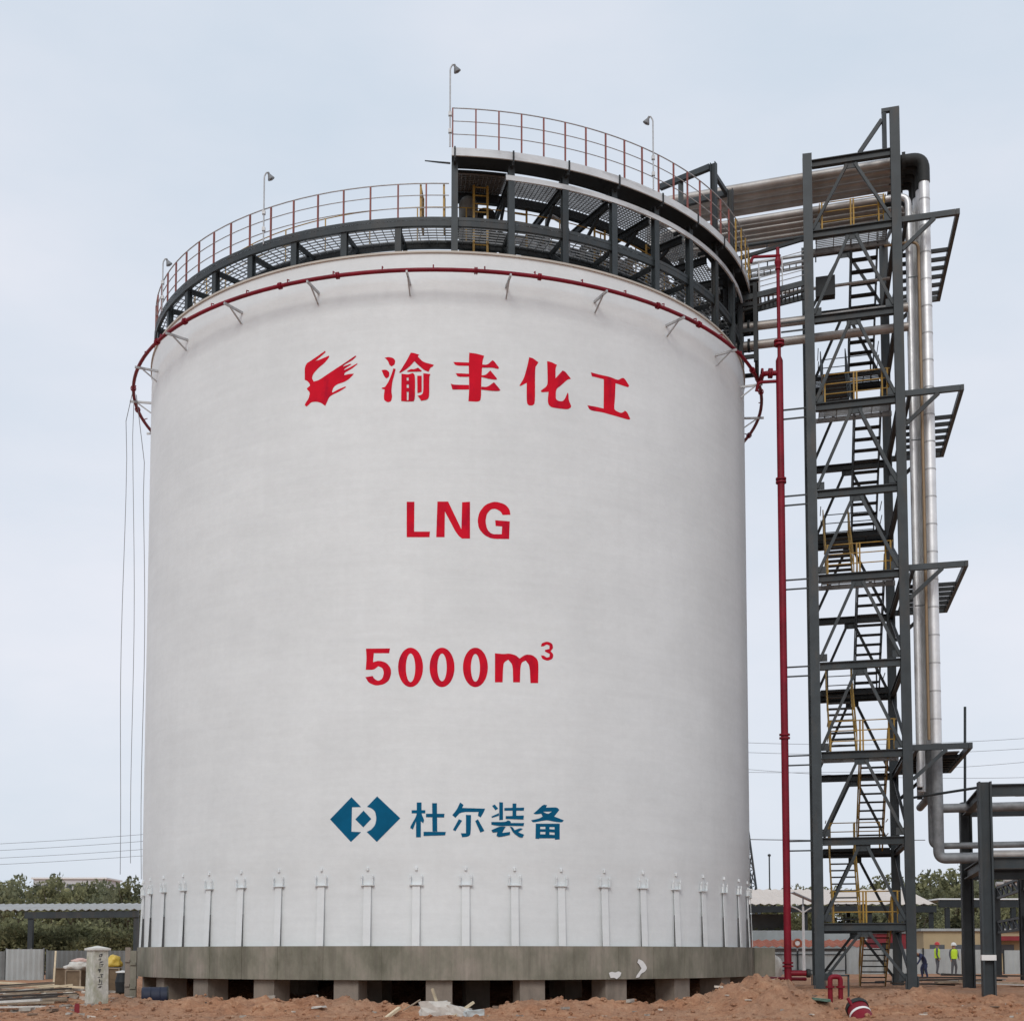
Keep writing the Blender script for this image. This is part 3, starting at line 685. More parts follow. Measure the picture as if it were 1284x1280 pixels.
for k in range(10):
    a = 0.5 + 9 * k
    if a > 84: break
    mb = MB(); mb.ibeam(pt(8.0, a, UZ - 0.62), pt(10.95, a, UZ - 0.62), 0.12, 0.24); mb.build('radial_beam', M['steel_dark'], upp)
    mb = MB(); mb.ibeam(pt(8.2, a, ZD - 0.9), pt(8.2, a, UZ - 0.745), 0.16, 0.16, radial(a)[0]); mb.build('inner_column', M['steel_dark'], upp)
    mb = MB(); mb.bar(pt(8.28, a, ZD + 0.1), pt(10.4, a, UZ - 0.76), 0.09); mb.build('knee_brace', M['steel_dark'], upp)
    if a < 74:
        mb = MB(); mb.bar(pt(8.2, a + 0.8, ZD - 0.1), pt(8.2, a + 8.2, UZ - 0.85), 0.09); mb.bar(pt(8.1, a + 8.2, ZD - 0.1), pt(8.1, a + 0.8, UZ - 0.85), 0.07); mb.build('cross_brace', M['steel_dark'], upp)
mb = MB(); ringseg(mb, 8.1, 8.3, UZ - 0.95, UZ - 0.76, A0 + 1, A1 - 2, 40); mb.build('ring_beam', M['steel_dark'], upp)
mb = MB(); ringseg(mb, 9.3, 9.48, UZ - 0.48, UZ - 0.2, A0 + 1, A1 - 2, 40); mb.build('ring_beam', M['steel_dark'], upp)
for k in range(10):                                     # black straps over the edge channel
    a = 0.5 + 9 * k
    mb = MB(); mb.bar(pt(UO + 0.012, a, UZ - 0.34), pt(UO + 0.012, a, UZ + 0.03), 0.05, 0.03, radial(a)[0]); mb.bar(pt(10.63, a, UZ - 0.33), pt(UO - 0.055, a, UZ - 0.33), 0.07, 0.12); mb.build('strap', M['steel_dark'], upp)
for k in range(25):
    a = 0.15 + 3.55 * k
    mb = MB(); mb.bar(pt(UO - 0.025, a, UZ), pt(UO - 0.025, a, UZ + 1.27), 0.044, 0.05, radial(a)[0])
    mb.build('railing_post', M['yellow'] if k > 16 else M['red_rail'], upp)
for r in (10.7, 11.15):
    mb = MB(); mb.bar(pt(r, 0.15, UZ - 0.05), pt(r, 0.15, UZ + 1.27), 0.036); mb.build('railing_post', M['red_rail'], upp)
mb = MB()
for h in (0.44, 0.86, 1.28):
    mb.tube([pt(10.7, 0.15, UZ + h)] + arc(UO - 0.025, UZ + h, 0.15, 85.4, 70), 0.016 if h < 1 else 0.021, 6)
mb.build('handrail', M['galv'], upp)
mb = MB(); mb.tube([pt(10.9, -0.2, 26.42), pt(10.9, -2.2, 26.45), pt(10.9, -4.4, 26.5)], [0.035, 0.03, 0.02], 6); mb.build('davit_arm', M['steel'], upp)

# ------------------------------------------------------------------ equipment on the roof
def vessel(a, r, z0, z1, rad, label, m):
    v = thing('pressure_vessel', label, 'vessel', pt(r, a, z0))
    h = z1 - z0; mb = MB()
    mb.lathe([(rad * 0.4, 0), (rad, 0.16), (rad, h - 0.2), (rad * 0.7, h - 0.06), (0.001, h)], pt(r, a, z0), 24); mb.build('body', m, v)
    mb = MB()
    for t in (0.3, 0.62): mb.lathe([(rad, h * t - 0.03), (rad + 0.04, h * t - 0.03), (rad + 0.04, h * t + 0.03), (rad, h * t + 0.03)], pt(r, a, z0), 24)
    mb.build('band', M['steel_dark'], v)
    mb = MB()
    for k in range(4):
        q = pt(r, a, z0 - 0.0) + Vector((math.cos(k * PI / 2 + .6), math.sin(k * PI / 2 + .6), 0)) * rad * 0.8
        mb.bar(q + Vector((0, 0, 0.3)), Vector((q.x, q.y, ZR + 0.30)), 0.08)
    mb.build('support_leg', M['steel_dark'], v)
    return v
vessel(3.3, 9.55, ZR + 0.55, 26.1, 0.31, 'grey insulated upright vessel behind the first tall platform column', M['vessel'])
vessel(6.9, 8.6, ZR + 0.9, 25.45, 0.24, 'slim grey vessel right of the larger roof vessel', M['galv'])
vessel(33.0, 7.4, ZR + 0.9, 25.7, 0.36, 'pale upright vessel under the middle of the upper platform', M['alu_old'])
def roofpipe(pts, r, label, m, flanges=True):
    o = thing('process_pipe', label, 'pipe', pts[0], 'process pipes on the tank roof')
    mb = MB(); mb.tube(fillet(pts, 0.35), r, 12); mb.build('pipe_run', m, o)
    if flanges:
        a, b = Vector(pts[0]), Vector(pts[1]); mb = MB(); d = (b - a).normalized()
        mb.lathe([(r, -0.04), (r * 1.6, -0.04), (r * 1.6, 0.04), (r, 0.04)], a.lerp(b, 0.55), 14, d); mb.build('flange', M['steel_dark'], o)
    return o
roofpipe([pt(9.3, 12, ZR + 0.4), pt(9.3, 12, 25.0), pt(9.0, 30, 25.0), pt(9.0, 30, ZR + 0.4)], 0.11, 'silver pipe arch between the second and fourth platform columns', M['galv'])
roofpipe([pt(8.8, 16, ZR + 0.4), pt(8.8, 16, 25.5), pt(8.8, 44, 25.5), pt(8.8, 44, ZR + 0.4)], 0.09, 'long grey pipe arch under the upper platform', M['steel'])
roofpipe([pt(9.4, 36, ZR + 0.4), pt(9.4, 36, 25.15), pt(9.1, 58, 25.15), pt(9.1, 58, ZR + 0.4)], 0.13, 'thick silver pipe arch right of centre on the roof', M['alu_old'])
roofpipe([pt(9.0, 48, ZR + 0.4), pt(9.0, 48, 25.75), pt(8.6, 70, 25.75), pt(8.6, 70, ZR + 0.4)], 0.1, 'grey pipe arch at the right end of the roof', M['steel'])
roofpipe([pt(8.6, 22, ZR + 0.5), pt(8.6, 22, 25.8), pt(6.0, 26, 25.8), pt(6.0, 26, ZR + 0.5)], 0.1, 'dark pipe running inward across the roof', M['black'])
roofpipe([pt(9.2, 52, ZR + 0.5), pt(9.2, 52, 24.9), pt(10.2, 66, 24.9), pt(10.2, 66, ZR + 0.4)], 0.08, 'pale pipe low behind the last platform columns', M['galv'])
for (a0, a1, r0, r1, zt, rad, mm, lab) in ((19, 25, 9.6, 9.2, 25.9, .07, 'galv', 'short pale pipe arch behind the third platform column'), (28, 34, 9.3, 9.8, 25.3, .1, 'vessel', 'dull grey pipe arch left of the fifth platform column'), (39, 43, 9.7, 9.0, 25.7, .06, 'brass', 'thin ochre pipe arch in the middle of the upper platform bays'),
        (45, 53, 9.8, 9.6, 25.35, .09, 'galv', 'pale pipe arch right of the sixth platform column'), (57, 62, 9.7, 9.9, 25.6, .12, 'vessel', 'thick dull pipe arch between the portal columns'), (66, 74, 9.9, 10.0, 25.5, .1, 'steel', 'grey pipe arch at the tank right shoulder'), (5.6, 8, 9.5, 9.5, 25.7, .12, 'black', 'black pipe arch close beside the grey roof vessel')):
    roofpipe([pt(r0, a0, ZR + 0.4), pt(r0, a0, zt), pt(r1, a1, zt), pt(r1, a1, ZR + 0.4)], rad, lab, M[mm])
def valve(a, r, z, label, m):
    v = thing('gate_valve', label, 'valve', pt(r, a, z), 'valves on the tank roof'); c = pt(r, a, z); tv = radial(a)[1]
    mb = MB(); mb.lathe([(0.10, -0.3), (0.2, -0.3), (0.2, -0.24), (0.12, -0.2), (0.17, 0), (0.12, 0.2), (0.2, 0.24), (0.2, 0.3), (0.1, 0.3)], c, 14, tv)
    mb.tube([c, c + Vector((0, 0, 0.42))], 0.07, 10); mb.tube([c - Vector((0, 0, 0.02)), Vector((c.x, c.y, ZR + 0.3))], 0.05, 8); mb.build('valve_body', m, v)
    mb = MB(); mb.tube([c + Vector((0.18 * math.cos(k * PI / 8), 0.18 * math.sin(k * PI / 8), 0.44)) for k in range(16)], 0.02, 6, True)
    mb.bar(c + Vector((-0.18, 0, 0.44)), c + Vector((0.18, 0, 0.44)), 0.03); mb.build('hand_wheel', M['yellow'], v)
valve(9.8, 9.4, 24.9, 'black gate valve beside the second platform column', M['black'])
valve(20.5, 9.0, 24.8, 'black gate valve left of the fourth platform column', M['black'])
valve(40.5, 9.2, 24.6, 'grey gate valve right of the fifth platform column', M['steel'])
valve(51.0, 9.4, 24.5, 'grey gate valve near the portal columns', M['steel'])
def roof_ladder(a, r, label):
    l = thing('roof_ladder', label, 'ladder', pt(r, a, ZD - 0.5), 'yellow ladders on the tank roof'); tv = radial(a)[1]
    mb = MB()
    for u in (-0.22, 0.22): mb.bar(pt(r, a, ZD - 0.6) + tv * u, pt(r, a, UZ - 0.3) + tv * u, 0.07)
    mb.build('stiles', M['yellow'], l)
    for k in range(9): mb = MB(); mb.bar(pt(r, a, ZD - 0.4 + 0.27 * k) - tv * 0.22, pt(r, a, ZD - 0.4 + 0.27 * k) + tv * 0.22, 0.03); mb.build('rung', M['yellow'], l)
roof_ladder(5.3, 10.1, 'yellow ladder beside the grey roof vessel')
roof_ladder(14.0, 9.3, 'yellow ladder between the second and third platform columns')
roof_ladder(32.0, 9.4, 'yellow ladder right of the fourth platform column')
roof_ladder(46.5, 9.5, 'yellow ladder right of the sixth platform column')
roof_ladder(58.0, 10.0, 'yellow ladder behind the portal columns')

# lamps on poles clamped to the railings
def lamp(base, top, side, label):
    l = thing('pole_lamp', label, 'lamp', base, 'lamps on the tank railings')
    base = Vector(base); top = Vector(top)
    mb = MB(); mb.tube(fillet([base, top - Vector((0, 0, 0.05)), top + Vector((side * 0.08, 0, 0.08)), top + Vector((side * 0.16, 0, 0.03))], 0.08), 0.024, 8); mb.build('pole', M['galv'], l)
    mb = MB(); c = top + Vector((side * 0.18, 0, -0.06)); ax = Vector((side * 0.5, 0.25, -1)).normalized()
    mb.lathe([(0.001, -0.14), (0.035, -0.13), (0.04, -0.06), (0.115, 0.08), (0.115, 0.10), (0.04, 0.10), (0.04, 0.13), (0.001, 0.14)], c, 14, ax); mb.build('lamp_head', M['galv_dull'], l)
    mb = MB(); mb.box(base + Vector((0, 0, 0.5)), (0.1, 0.1, 0.12)); mb.box(base + Vector((0, 0, 1.05)), (0.1, 0.1, 0.12)); mb.build('clamp', M['galv'], l)
def on_ring(px, py, r, z):
    best = min((abs(at_px(pt(r, a * 0.25, z)) - px), a * 0.25) for a in range(-260, 300)); return best[1]
def at_px(p):
    fw = p.y * math.cos(PITCH) + (p.z - HCAM) * math.sin(PITCH); return CX0 + F * p.x / fw
def at_py(p):
    y = p.y; z = p.z - HCAM; fw = y * math.cos(PITCH) + z * math.sin(PITCH); return PY - F * (-y * math.sin(PITCH) + z * math.cos(PITCH)) / fw
for px, py, r, z, side, lab in ((330, 219, RO + 0.07, ZD, 1, 'pole lamp on the left run of the ring walkway railing'), (198, 327, RO + 0.07, ZD, 1, 'pole lamp at the far left edge of the tank roof'),
                                (565, 84, UO + 0.03, UZ, 1, 'tall pole lamp at the left corner of the upper platform'), (819, 149, UO + 0.03, UZ, -1, 'pole lamp on the right part of the upper platform railing')):
    a = on_ring(px, py, r, z); b = pt(r, a, z); lo, hi = z, z + 6
    for _ in range(30):
        mid = (lo + hi) / 2
        if at_py(Vector((b.x, b.y, mid))) > py: lo = mid
        else: hi = mid
    lamp(b, (b.x, b.y, lo), side, lab)

# ------------------------------------------------------------------ stair tower
U = Vector((0.9616, -0.2743, 0)); V = Vector((0.201, 0.980, 0)); W3 = 3.10; DEP = 6.5
O = Vector((10.80, 48.0, 0))
def T(a, b, z): return O + U * a + V * b + Vector((0, 0, z))
LV = [2.80, 5.80, 8.85, 12.05, 15.22, 18.30, 21.50, 24.76, 27.95, 30.62]
UP = Vector((0, 0, 1))
tow = thing('stair_tower', 'tall dark grey steel stair tower beside the white tank', 'tower', tuple(T(1.5, 3, 0.5)))
for (a, b, z) in ((0, 0, 30.85), (W3, 0, 32.05), (0, DEP, 30.7), (W3, DEP, 30.7)):
    mb = MB(); mb.ibeam(T(a, b, 0.46), T(a, b, z), 0.33, 0.33, V, 0.05); c = mb.build('column', M['steel'], tow)
    mb = MB(); mb.box(T(a, b, 0.42), (0.7, 0.7, 0.08), (U, V, UP))
    for s in (-1, 1): mb.bar(T(a + s * 0.2, b, 0.46), T(a + s * 0.2, b, 0.95), 0.03, 0.4, V)
    mb.build('base_plate', M['steel'], c)
    mb = MB(); mb.box(T(a, b, 0.18), (0.95, 0.95, 0.44), (U, V, UP)); mb.build('footing', M['concrete_pier'], c)
for i, z in enumerate(LV):
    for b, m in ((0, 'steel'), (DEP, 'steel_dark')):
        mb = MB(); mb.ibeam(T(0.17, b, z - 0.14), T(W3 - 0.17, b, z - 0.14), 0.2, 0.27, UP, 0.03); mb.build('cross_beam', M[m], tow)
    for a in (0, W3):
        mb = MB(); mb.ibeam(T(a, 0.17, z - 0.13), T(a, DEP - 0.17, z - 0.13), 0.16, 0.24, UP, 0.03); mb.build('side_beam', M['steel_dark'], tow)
    # chevron braces hang from the middle of each beam
    zb = LV[i - 1] if i else 0.75
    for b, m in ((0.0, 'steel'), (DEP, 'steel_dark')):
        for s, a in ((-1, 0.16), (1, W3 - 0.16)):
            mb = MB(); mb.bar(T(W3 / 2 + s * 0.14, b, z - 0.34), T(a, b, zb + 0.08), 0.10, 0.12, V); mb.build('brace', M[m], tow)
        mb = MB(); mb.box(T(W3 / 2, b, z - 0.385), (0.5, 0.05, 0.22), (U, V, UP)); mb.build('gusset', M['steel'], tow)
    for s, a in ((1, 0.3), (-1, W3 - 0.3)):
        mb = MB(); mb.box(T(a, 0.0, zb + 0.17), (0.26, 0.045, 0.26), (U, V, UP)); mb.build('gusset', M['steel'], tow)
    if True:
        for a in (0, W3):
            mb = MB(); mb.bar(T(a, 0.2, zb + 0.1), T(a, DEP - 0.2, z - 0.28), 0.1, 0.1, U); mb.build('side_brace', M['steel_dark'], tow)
# top frame over the front right leg
mb = MB(); mb.bar(T(W3 - 0.36, 0, 30.64), T(W3 - 0.36, 0, 32.0), 0.14); mb.bar(T(W3 - 0.45, 0, 32.07), T(W3 + 0.17, 0, 32.07), 0.16, 0.13)
mb.bar(T(1.85, 0, 30.64), T(W3 - 0.44, 0, 31.75), 0.13); mb.build('top_frame', M['steel'], tow)
# stairs: dog-leg, landings at the front on odd levels, at the back on even ones
def flight(a0, b0, z0, b1, z1, m):
    mb = MB(); w = 0.92
    for a in (a0, a0 + w): mb.bar(T(a, b0, z0 - 0.06), T(a, b1, z1 - 0.06), 0.045, 0.2)
    f = mb.build('stair_flight', M[m], tow)
    n = 11
    for k in range(n):
        t = (k + 0.6) / n; mb = MB(); mb.box(T(a0 + w / 2, b0 + (b1 - b0) * t, z0 + (z1 - z0) * t), (w - 0.05, 0.26, 0.045), (U, V, UP)); mb.build('tread', M['steel_dark'], f)
    mb = MB()
    for a in (a0 - 0.02, a0 + w + 0.02):
        mb.tube([T(a, b0, z0 + 0.95), T(a, b1, z1 + 0.95)], 0.022, 6); mb.tube([T(a, b0, z0 + 0.5), T(a, b1, z1 + 0.5)], 0.015, 6)
        for k in range(4):
            t = k / 3; mb.bar(T(a, b0 + (b1 - b0) * t, z0 + (z1 - z0) * t), T(a, b0 + (b1 - b0) * t, z0 + (z1 - z0) * t + 0.95), 0.035)
    mb.build('stair_rail', M['yellow'] if m == 'yellow' else M['steel'], f)
def grating(mb, a0, a1, b0, b1, z, step=0.12):
    n = int((b1 - b0) / step)
    for k in range(n + 1):
        b = b0 + (b1 - b0) * k / n; mb.bar(T(a0, b, z), T(a1, b, z), 0.03, 0.035)
    for k in range(5):
        a = a0 + (a1 - a0) * k / 4; mb.bar(T(a, b0, z - 0.034), T(a, b1, z - 0.034), 0.03, 0.03)
B0, B1 = 1.25, 5.2
flight(1.6, B1, 0.5, B0, LV[0], 'yellow')
for i in range(0, 8):
    if i % 2 == 0: flight(0.52, B0, LV[i], B1, LV[i + 1], 'yellow' if i < 5 else 'steel')
    else: flight(1.6, B1, LV[i], B0, LV[i + 1], 'yellow' if i < 2 else 'steel')
for i in range(9):
    mb = MB()
    if i % 2 == 0: b0, b1 = 0.12, B0
    else: b0, b1 = B1, DEP - 0.12
    grating(mb, 0.3, W3 - 0.3, b0, b1, LV[i] - 0.02)
    for b in (b0, b1): mb.bar(T(0.2, b, LV[i] - 0.15), T(W3 - 0.2, b, LV[i] - 0.15), 0.08, 0.16)
    mb.build('landing', M['galv_dull'] if i % 2 == 0 else M['steel_dark'], tow)
    # guard rails
    z = LV[i]; bb = 0.16 if i % 2 == 0 else DEP - 0.16; mb = MB()
    posts = (0.5, 1.52, 1.62, 2.5, 2.68) if i % 2 == 0 else (0.6, 1.55, 2.5)
    for a in posts: mb.bar(T(a, bb, z), T(a, bb, z + 1.12), 0.05)
    for h in (0.38, 0.75, 1.1): mb.tube([T(posts[0], bb, z + h), T(posts[-1], bb, z + h)], 0.02, 6)
    for a in (0.42, W3 - 0.35):
        for h in (0.55, 1.1): mb.tube([T(a, bb, z + h), T(a, (B0 if i % 2 == 0 else B1), z + h)], 0.018, 6)
    mb.build('guard_rail', M['yellow'] if i % 2 == 0 or i < 3 else M['steel'], tow)
for i in (8,):                                          # equipment under landings
    mb = MB(); mb.box(T(0.62, 0.8 + 0.6, LV[i] - 1.5), (0.7, 0.4, 0.75), (U, V, UP)); mb.build('junction_box', M['steel_dark'], tow)
# cantilevered side platforms
for i, (z, full) in enumerate(((LV[8] + 0.06, 1), (LV[6] + 0.12, 1), (LV[4] + 0.12, 1), (LV[2] + 0.12, 0))):
    ea = W3 + 2.02; mb = MB()
    for b in (0.0, DEP): mb.bar(T(W3 + 0.17, b, z - 0.1), T(ea, b, z - 0.1), 0.14, 0.2)
    mb.bar(T(ea + 0.07, -0.07, z - 0.1), T(ea + 0.07, DEP + 0.07, z - 0.1), 0.13, 0.2)
    mb.bar(T(W3 + 0.33, 0.07, z - 0.1), T(W3 + 0.33, DEP - 0.07, z - 0.1), 0.12, 0.18)
    s = mb.build('side_platform', M['steel'], tow)
    mb = MB(); mb.bar(T(W3 + 0.17, 0, z - 1.2), T(W3 + 1.3, 0, z - 0.2), 0.13, 0.13, V); mb.build('strut', M['steel'], s)
    mb = MB(); mb.bar(T(W3 + 0.17, DEP, z - 1.2), T(W3 + 1.3, DEP, z - 0.2), 0.13, 0.13, V); mb.build('strut', M['steel_dark'], s)
    for k in range(6):
        b = 2.6 + 0.68 * k; mb = MB(); mb.bar(T(W3 + 0.4, b, z - 0.1), T(ea, b, z - 0.1), 0.09, 0.14); mb.build('cross_member', M['steel_dark'], s)
    if not full:
        mb = MB(); mb.box(T(W3 + 1.2, 4.2, z + 0.02), (1.55, 4.2, 0.03), (U, V, UP)); mb.build('deck_plate', M['galv_dull'], s)
# small side arms between tower and riser
for i, z in enumerate(LV[1:8]):
    mb = MB()
    for dz in (0.0, -0.34): mb.bar(T(-0.17, 0, z - 0.1 + dz), T(-1.02, 0.0, z - 0.1 + dz), 0.05, 0.05)
    mb.build('pipe_bracket', M['steel'], tow)

# ------------------------------------------------------------------ pipes from the tank across to the tower and down
def flow(name, label, pts, r, m, cuff=None, group=None):
    o = thing(name, label, 'pipe', pts[-1], group)
    P = fillet(pts, max(0.45, 2.2 * r)); mb = MB(); mb.tube(P, r, 16); mb.build('pipe_run', m, o)
    return o
LAB = ['nearest', 'second', 'third', 'farthest']
for k in range(4):
    b = 0.8 + 0.44 * k; ea = W3 + 1.05 - 0.07 * k
    o = thing('insulated_pipe', '%s insulated pipe of the upper row crossing from tank to tower' % LAB[k], 'pipe', T(ea, b, 5), 'insulated pipes between tank and tower')
    z = 30.56 - 0.05 * k; r = 0.17
    mb = MB(); mb.tube(fillet([T(-5.9, b + 0.3, 27.0), T(-5.9, b + 0.3, z), T(W3 + 0.05, b, z)], 0.5), r, 18); mb.build('bridge_run', M['alu_old'], o)
    mb = MB(); mb.tube(fillet([T(W3 + 0.05, b, z), T(ea, b, z), T(ea, b, z - 0.95)], 0.55, 8), r * 1.25, 18); mb.build('black_elbow', M['black'], o)
    mb = MB(); mb.tube([T(W3 + 0.3, b, z), T(W3 + 0.42, b, z)], r * 1.75, 18); mb.build('flange', M['black'], o)
    if k == 0: run = fillet([T(ea, b, z - 0.95), T(ea, b, 5.05), T(ea + 7, b, 5.05)], 0.26, 8)
    elif k == 1: run = fillet([T(ea, b, z - 0.95), T(ea, b, 6.85), T(ea + 7, b, 6.85)], 0.26, 8)
    elif k == 2: run = fillet([T(ea, b, z - 0.95), T(ea, b, 5.55), T(ea + 7, b, 5.55)], 0.26, 8)
    else: run = fillet([T(ea, b, z - 0.95), T(ea, b, 7.3), T(ea, b + 3, 7.3)], 0.3, 8)
    rr = (0.20, 0.17, 0.12, 0.15)[k]
    top = T(ea, b, 9.1)
    mb = MB(); mb.tube([run[0], top], r * 1.12, 18); mb.build('silver_riser', M['alu'], o)
    mb = MB(); mb.tube([top - Vector((0, 0, 0.0))] + run[1:], rr * 0.95, 18); mb.build('lower_run', M['galv_dull'], o)
    if k == 0:
        for q in range(20):
            mb = MB(); mb.lathe([(r * 1.12, -0.025), (r * 1.12 + 0.008, -0.025), (r * 1.12 + 0.008, 0.025), (r * 1.12, 0.025)], T(ea, b, z - 1.6 - q), 18); mb.build('cladding_band', M['galv'], o)
LAB2 = ['nearest', 'second', 'third', 'fourth', 'fifth', 'farthest']
for k in range(6):
    b = 0.95 + 0.34 * k; ea = W3 + (0.50 if k < 2 else 0.62); z = 29.30 - 0.03 * k; r = (0.13, 0.10, 0.13, 0.09, 0.12, 0.10)[k]
    o = thing('insulated_pipe', '%s pipe of the lower row crossing from tank to tower' % LAB2[k], 'pipe', T(ea, b, 5), 'insulated pipes between tank and tower')
    mb = MB(); mb.tube(fillet([T(-5.6, b + 0.2, 27.0), T(-5.6, b + 0.2, z), T(W3 - 0.3, b, z)], 0.4), r, 16); mb.build('bridge_run', M['alu_old'], o)
    mb = MB(); rr = r if k != 0 else 0.12
    mb.tube(fillet([T(W3 - 0.3, b, z), T(ea, b, z), T(ea, b, 7.6 - 0.05 * k)], 0.4), rr, 16); mb.build('riser', [M['alu'], M['steel'], M['alu'], M['alu_old'], M['alu_old'], M['steel']][k], o)
o = thing('ochre_pipe', 'thin ochre painted pipe running down in front of the silver risers', 'pipe', T(W3 + 0.78, 0.5, 8))
mb = MB(); mb.tube(fillet([T(W3 - 0.4, 0.5, 27.3), T(W3 + 0.78, 0.5, 27.3), T(W3 + 0.78, 0.5, 9.2)], 0.3), 0.055, 8); mb.build('pipe_run', M['brass'], o)
for z in (26, 20, 14): mb = MB(); mb.bar(T(W3 + 0.4, 0.5, z), T(W3 + 0.78, 0.5, z), 0.03); mb.build('clip', M['steel'], o)
# two pipes lower down and the access bridge
for zz, b, lab in ((25.0, 0.7, 'upper of two grey pipes under the access bridge'), (24.28, 0.7, 'lower of two grey pipes under the access bridge')):
    o = thing('insulated_pipe', lab, 'pipe', T(-2, b, zz), 'pipes under the access bridge')
    mb = MB(); mb.tube([T(-2.9, b, zz), T(W3 + 0.4, b, zz)], 0.16, 14); mb.build('pipe_run', M['alu_old'], o)
    mb = MB(); mb.lathe([(0.16, -0.04), (0.25, -0.04), (0.25, 0.04), (0.16, 0.04)], T(-2.2, b, zz), 14, U); mb.build('flange', M['steel_dark'], o)
br = thing('access_bridge', 'short railed steel footbridge from tank walkway to stair tower', 'bridge', T(-1.2, 0.9, 26))
mb = MB()
for b in (0.35, 1.45): mb.bar(T(-2.7, b, 25.9), T(-0.02, b, 26.25), 0.08, 0.2)
mb.build('girder', M['steel'], br)
mb = MB()
for k in range(18):
    t = k / 17; mb.bar(T(-2.65 + 2.55 * t, 0.38, 26.0 + 0.33 * t), T(-2.65 + 2.55 * t, 1.42, 26.0 + 0.33 * t), 0.05, 0.035)
mb.build('deck_grating', M['galv_dull'], br)
for b in (0.35, 1.45):
    for k in range(4):
        t = k / 3; mb = MB(); mb.bar(T(-2.65 + 2.55 * t, b, 26.0 + 0.35 * t), T(-2.65 + 2.55 * t, b, 27.1 + 0.35 * t), 0.04); mb.build('railing_post', M['galv'], br)
    mb = MB()
    for h in (0.4, 0.75, 1.1): mb.tube([T(-2.65, b, 26 + h), T(-0.1, b, 26.35 + h)], 0.018, 6)
    mb.build('handrail', M['galv'], br)
mb = MB(); mb.bar(T(-2.7, 0.4, 25.45), T(-0.1, 0.4, 26.0), 0.09); mb.build('lower_tie', M['steel_dark'], br)
mb = MB(); mb.bar(T(-2.7, 0.4, 27.5), T(0, 0.4, 27.95), 0.1, 0.12); mb.build('upper_beam', M['steel_dark'], br)
ct = thing('cable_tray', 'galvanised cable tray running above the access bridge', 'cable tray', T(-1.2, 1.8, 28)); mb = MB()
for b in (1.65, 2.1): mb.bar(T(-3.6, b, 27.55), T(0.1, b, 27.75), 0.03, 0.12)
mb.build('side_rail', M['galv_dull'], ct); mb = MB()
for k in range(16): mb.bar(T(-3.55 + 0.24 * k, 1.66, 27.52 + 0.013 * k), T(-3.55 + 0.24 * k, 2.09, 27.52 + 0.013 * k), 0.04, 0.02)
mb.build('rungs', M['galv_dull'], ct)
for i, (zz, b, r, mm, lab) in enumerate(((28.35, 1.0, .07, 'steel', 'slim dark pipe just under the lower pipe row'), (28.1, 1.9, .05, 'galv', 'slim pale pipe under the lower pipe row'), (26.9, 2.2, .06, 'alu_old', 'slim pipe behind the access bridge railing'))):
    o = thing('thin_pipe', lab, 'pipe', T(-2, b, zz), 'slim pipes by the access bridge'); mb = MB(); mb.tube([T(-3.8, b, zz - 0.05), T(W3 - 0.1, b, zz)], r, 10); mb.build('pipe_run', M[mm], o)
    for q in (-3, -1.5, 0.3): mb = MB(); mb.bar(T(q, b, zz - r - 0.02), T(q, b, zz - r - 0.3), 0.04); mb.build('hanger', M['steel_dark'], o)
# support frame hung on the tank's right side
sf = thing('side_support_frame', 'dark steel frame clinging to the right upper edge of the tank', 'frame', T(-3.2, 0.8, 23.5))
for a, b in ((-3.05, 0.35), (-3.05, 2.0), (-2.5, 0.35), (-2.5, 2.0), (-1.95, 0.35), (-1.95, 2.0)):
    mb = MB(); mb.ibeam(T(a, b, 23.5), T(a, b, 26.5), 0.15, 0.15, V, 0.02); mb.build('post', M['steel_dark'], sf)
mb = MB()
for z in (23.7, 24.7, 25.7, 26.45):
    for b in (0.35, 2.0): mb.bar(T(-4.2, b, z), T(-1.9, b, z), 0.1, 0.14)
    for a in (-3.05, -2.5, -1.95): mb.bar(T(a, 0.43, z - 0.0), T(a, 1.93, z - 0.0), 0.08, 0.12)
mb.build('girt', M['steel_dark'], sf)
mb = MB(); mb.box(T(-2.8, 1.2, 26.56), (2.0, 2.0, 0.05), (U, V, UP)); mb.build('deck_plate', M['steel'], sf)
mb = MB(); mb.box(T(-2.2, 2.1, 25.9), (0.5, 0.04, 1.2), (U, V, UP)); mb.build('side_panel', M['steel_dark'], sf)
mb = MB(); mb.box(T(-2.75, 2.1, 25.2), (0.5, 0.04, 2.4), (U, V, UP)); mb.build('side_panel', M['steel_dark'], sf)
mb = MB(); mb.tube([T(-3.4, 0.6, 23.2), T(-3.4, 0.6, 26.4)], 0.14, 12); mb.tube([T(-3.4, 1.5, 23.2), T(-3.4, 1.5, 26.4)], 0.12, 12); mb.build('downpipe', M['alu_old'], sf)

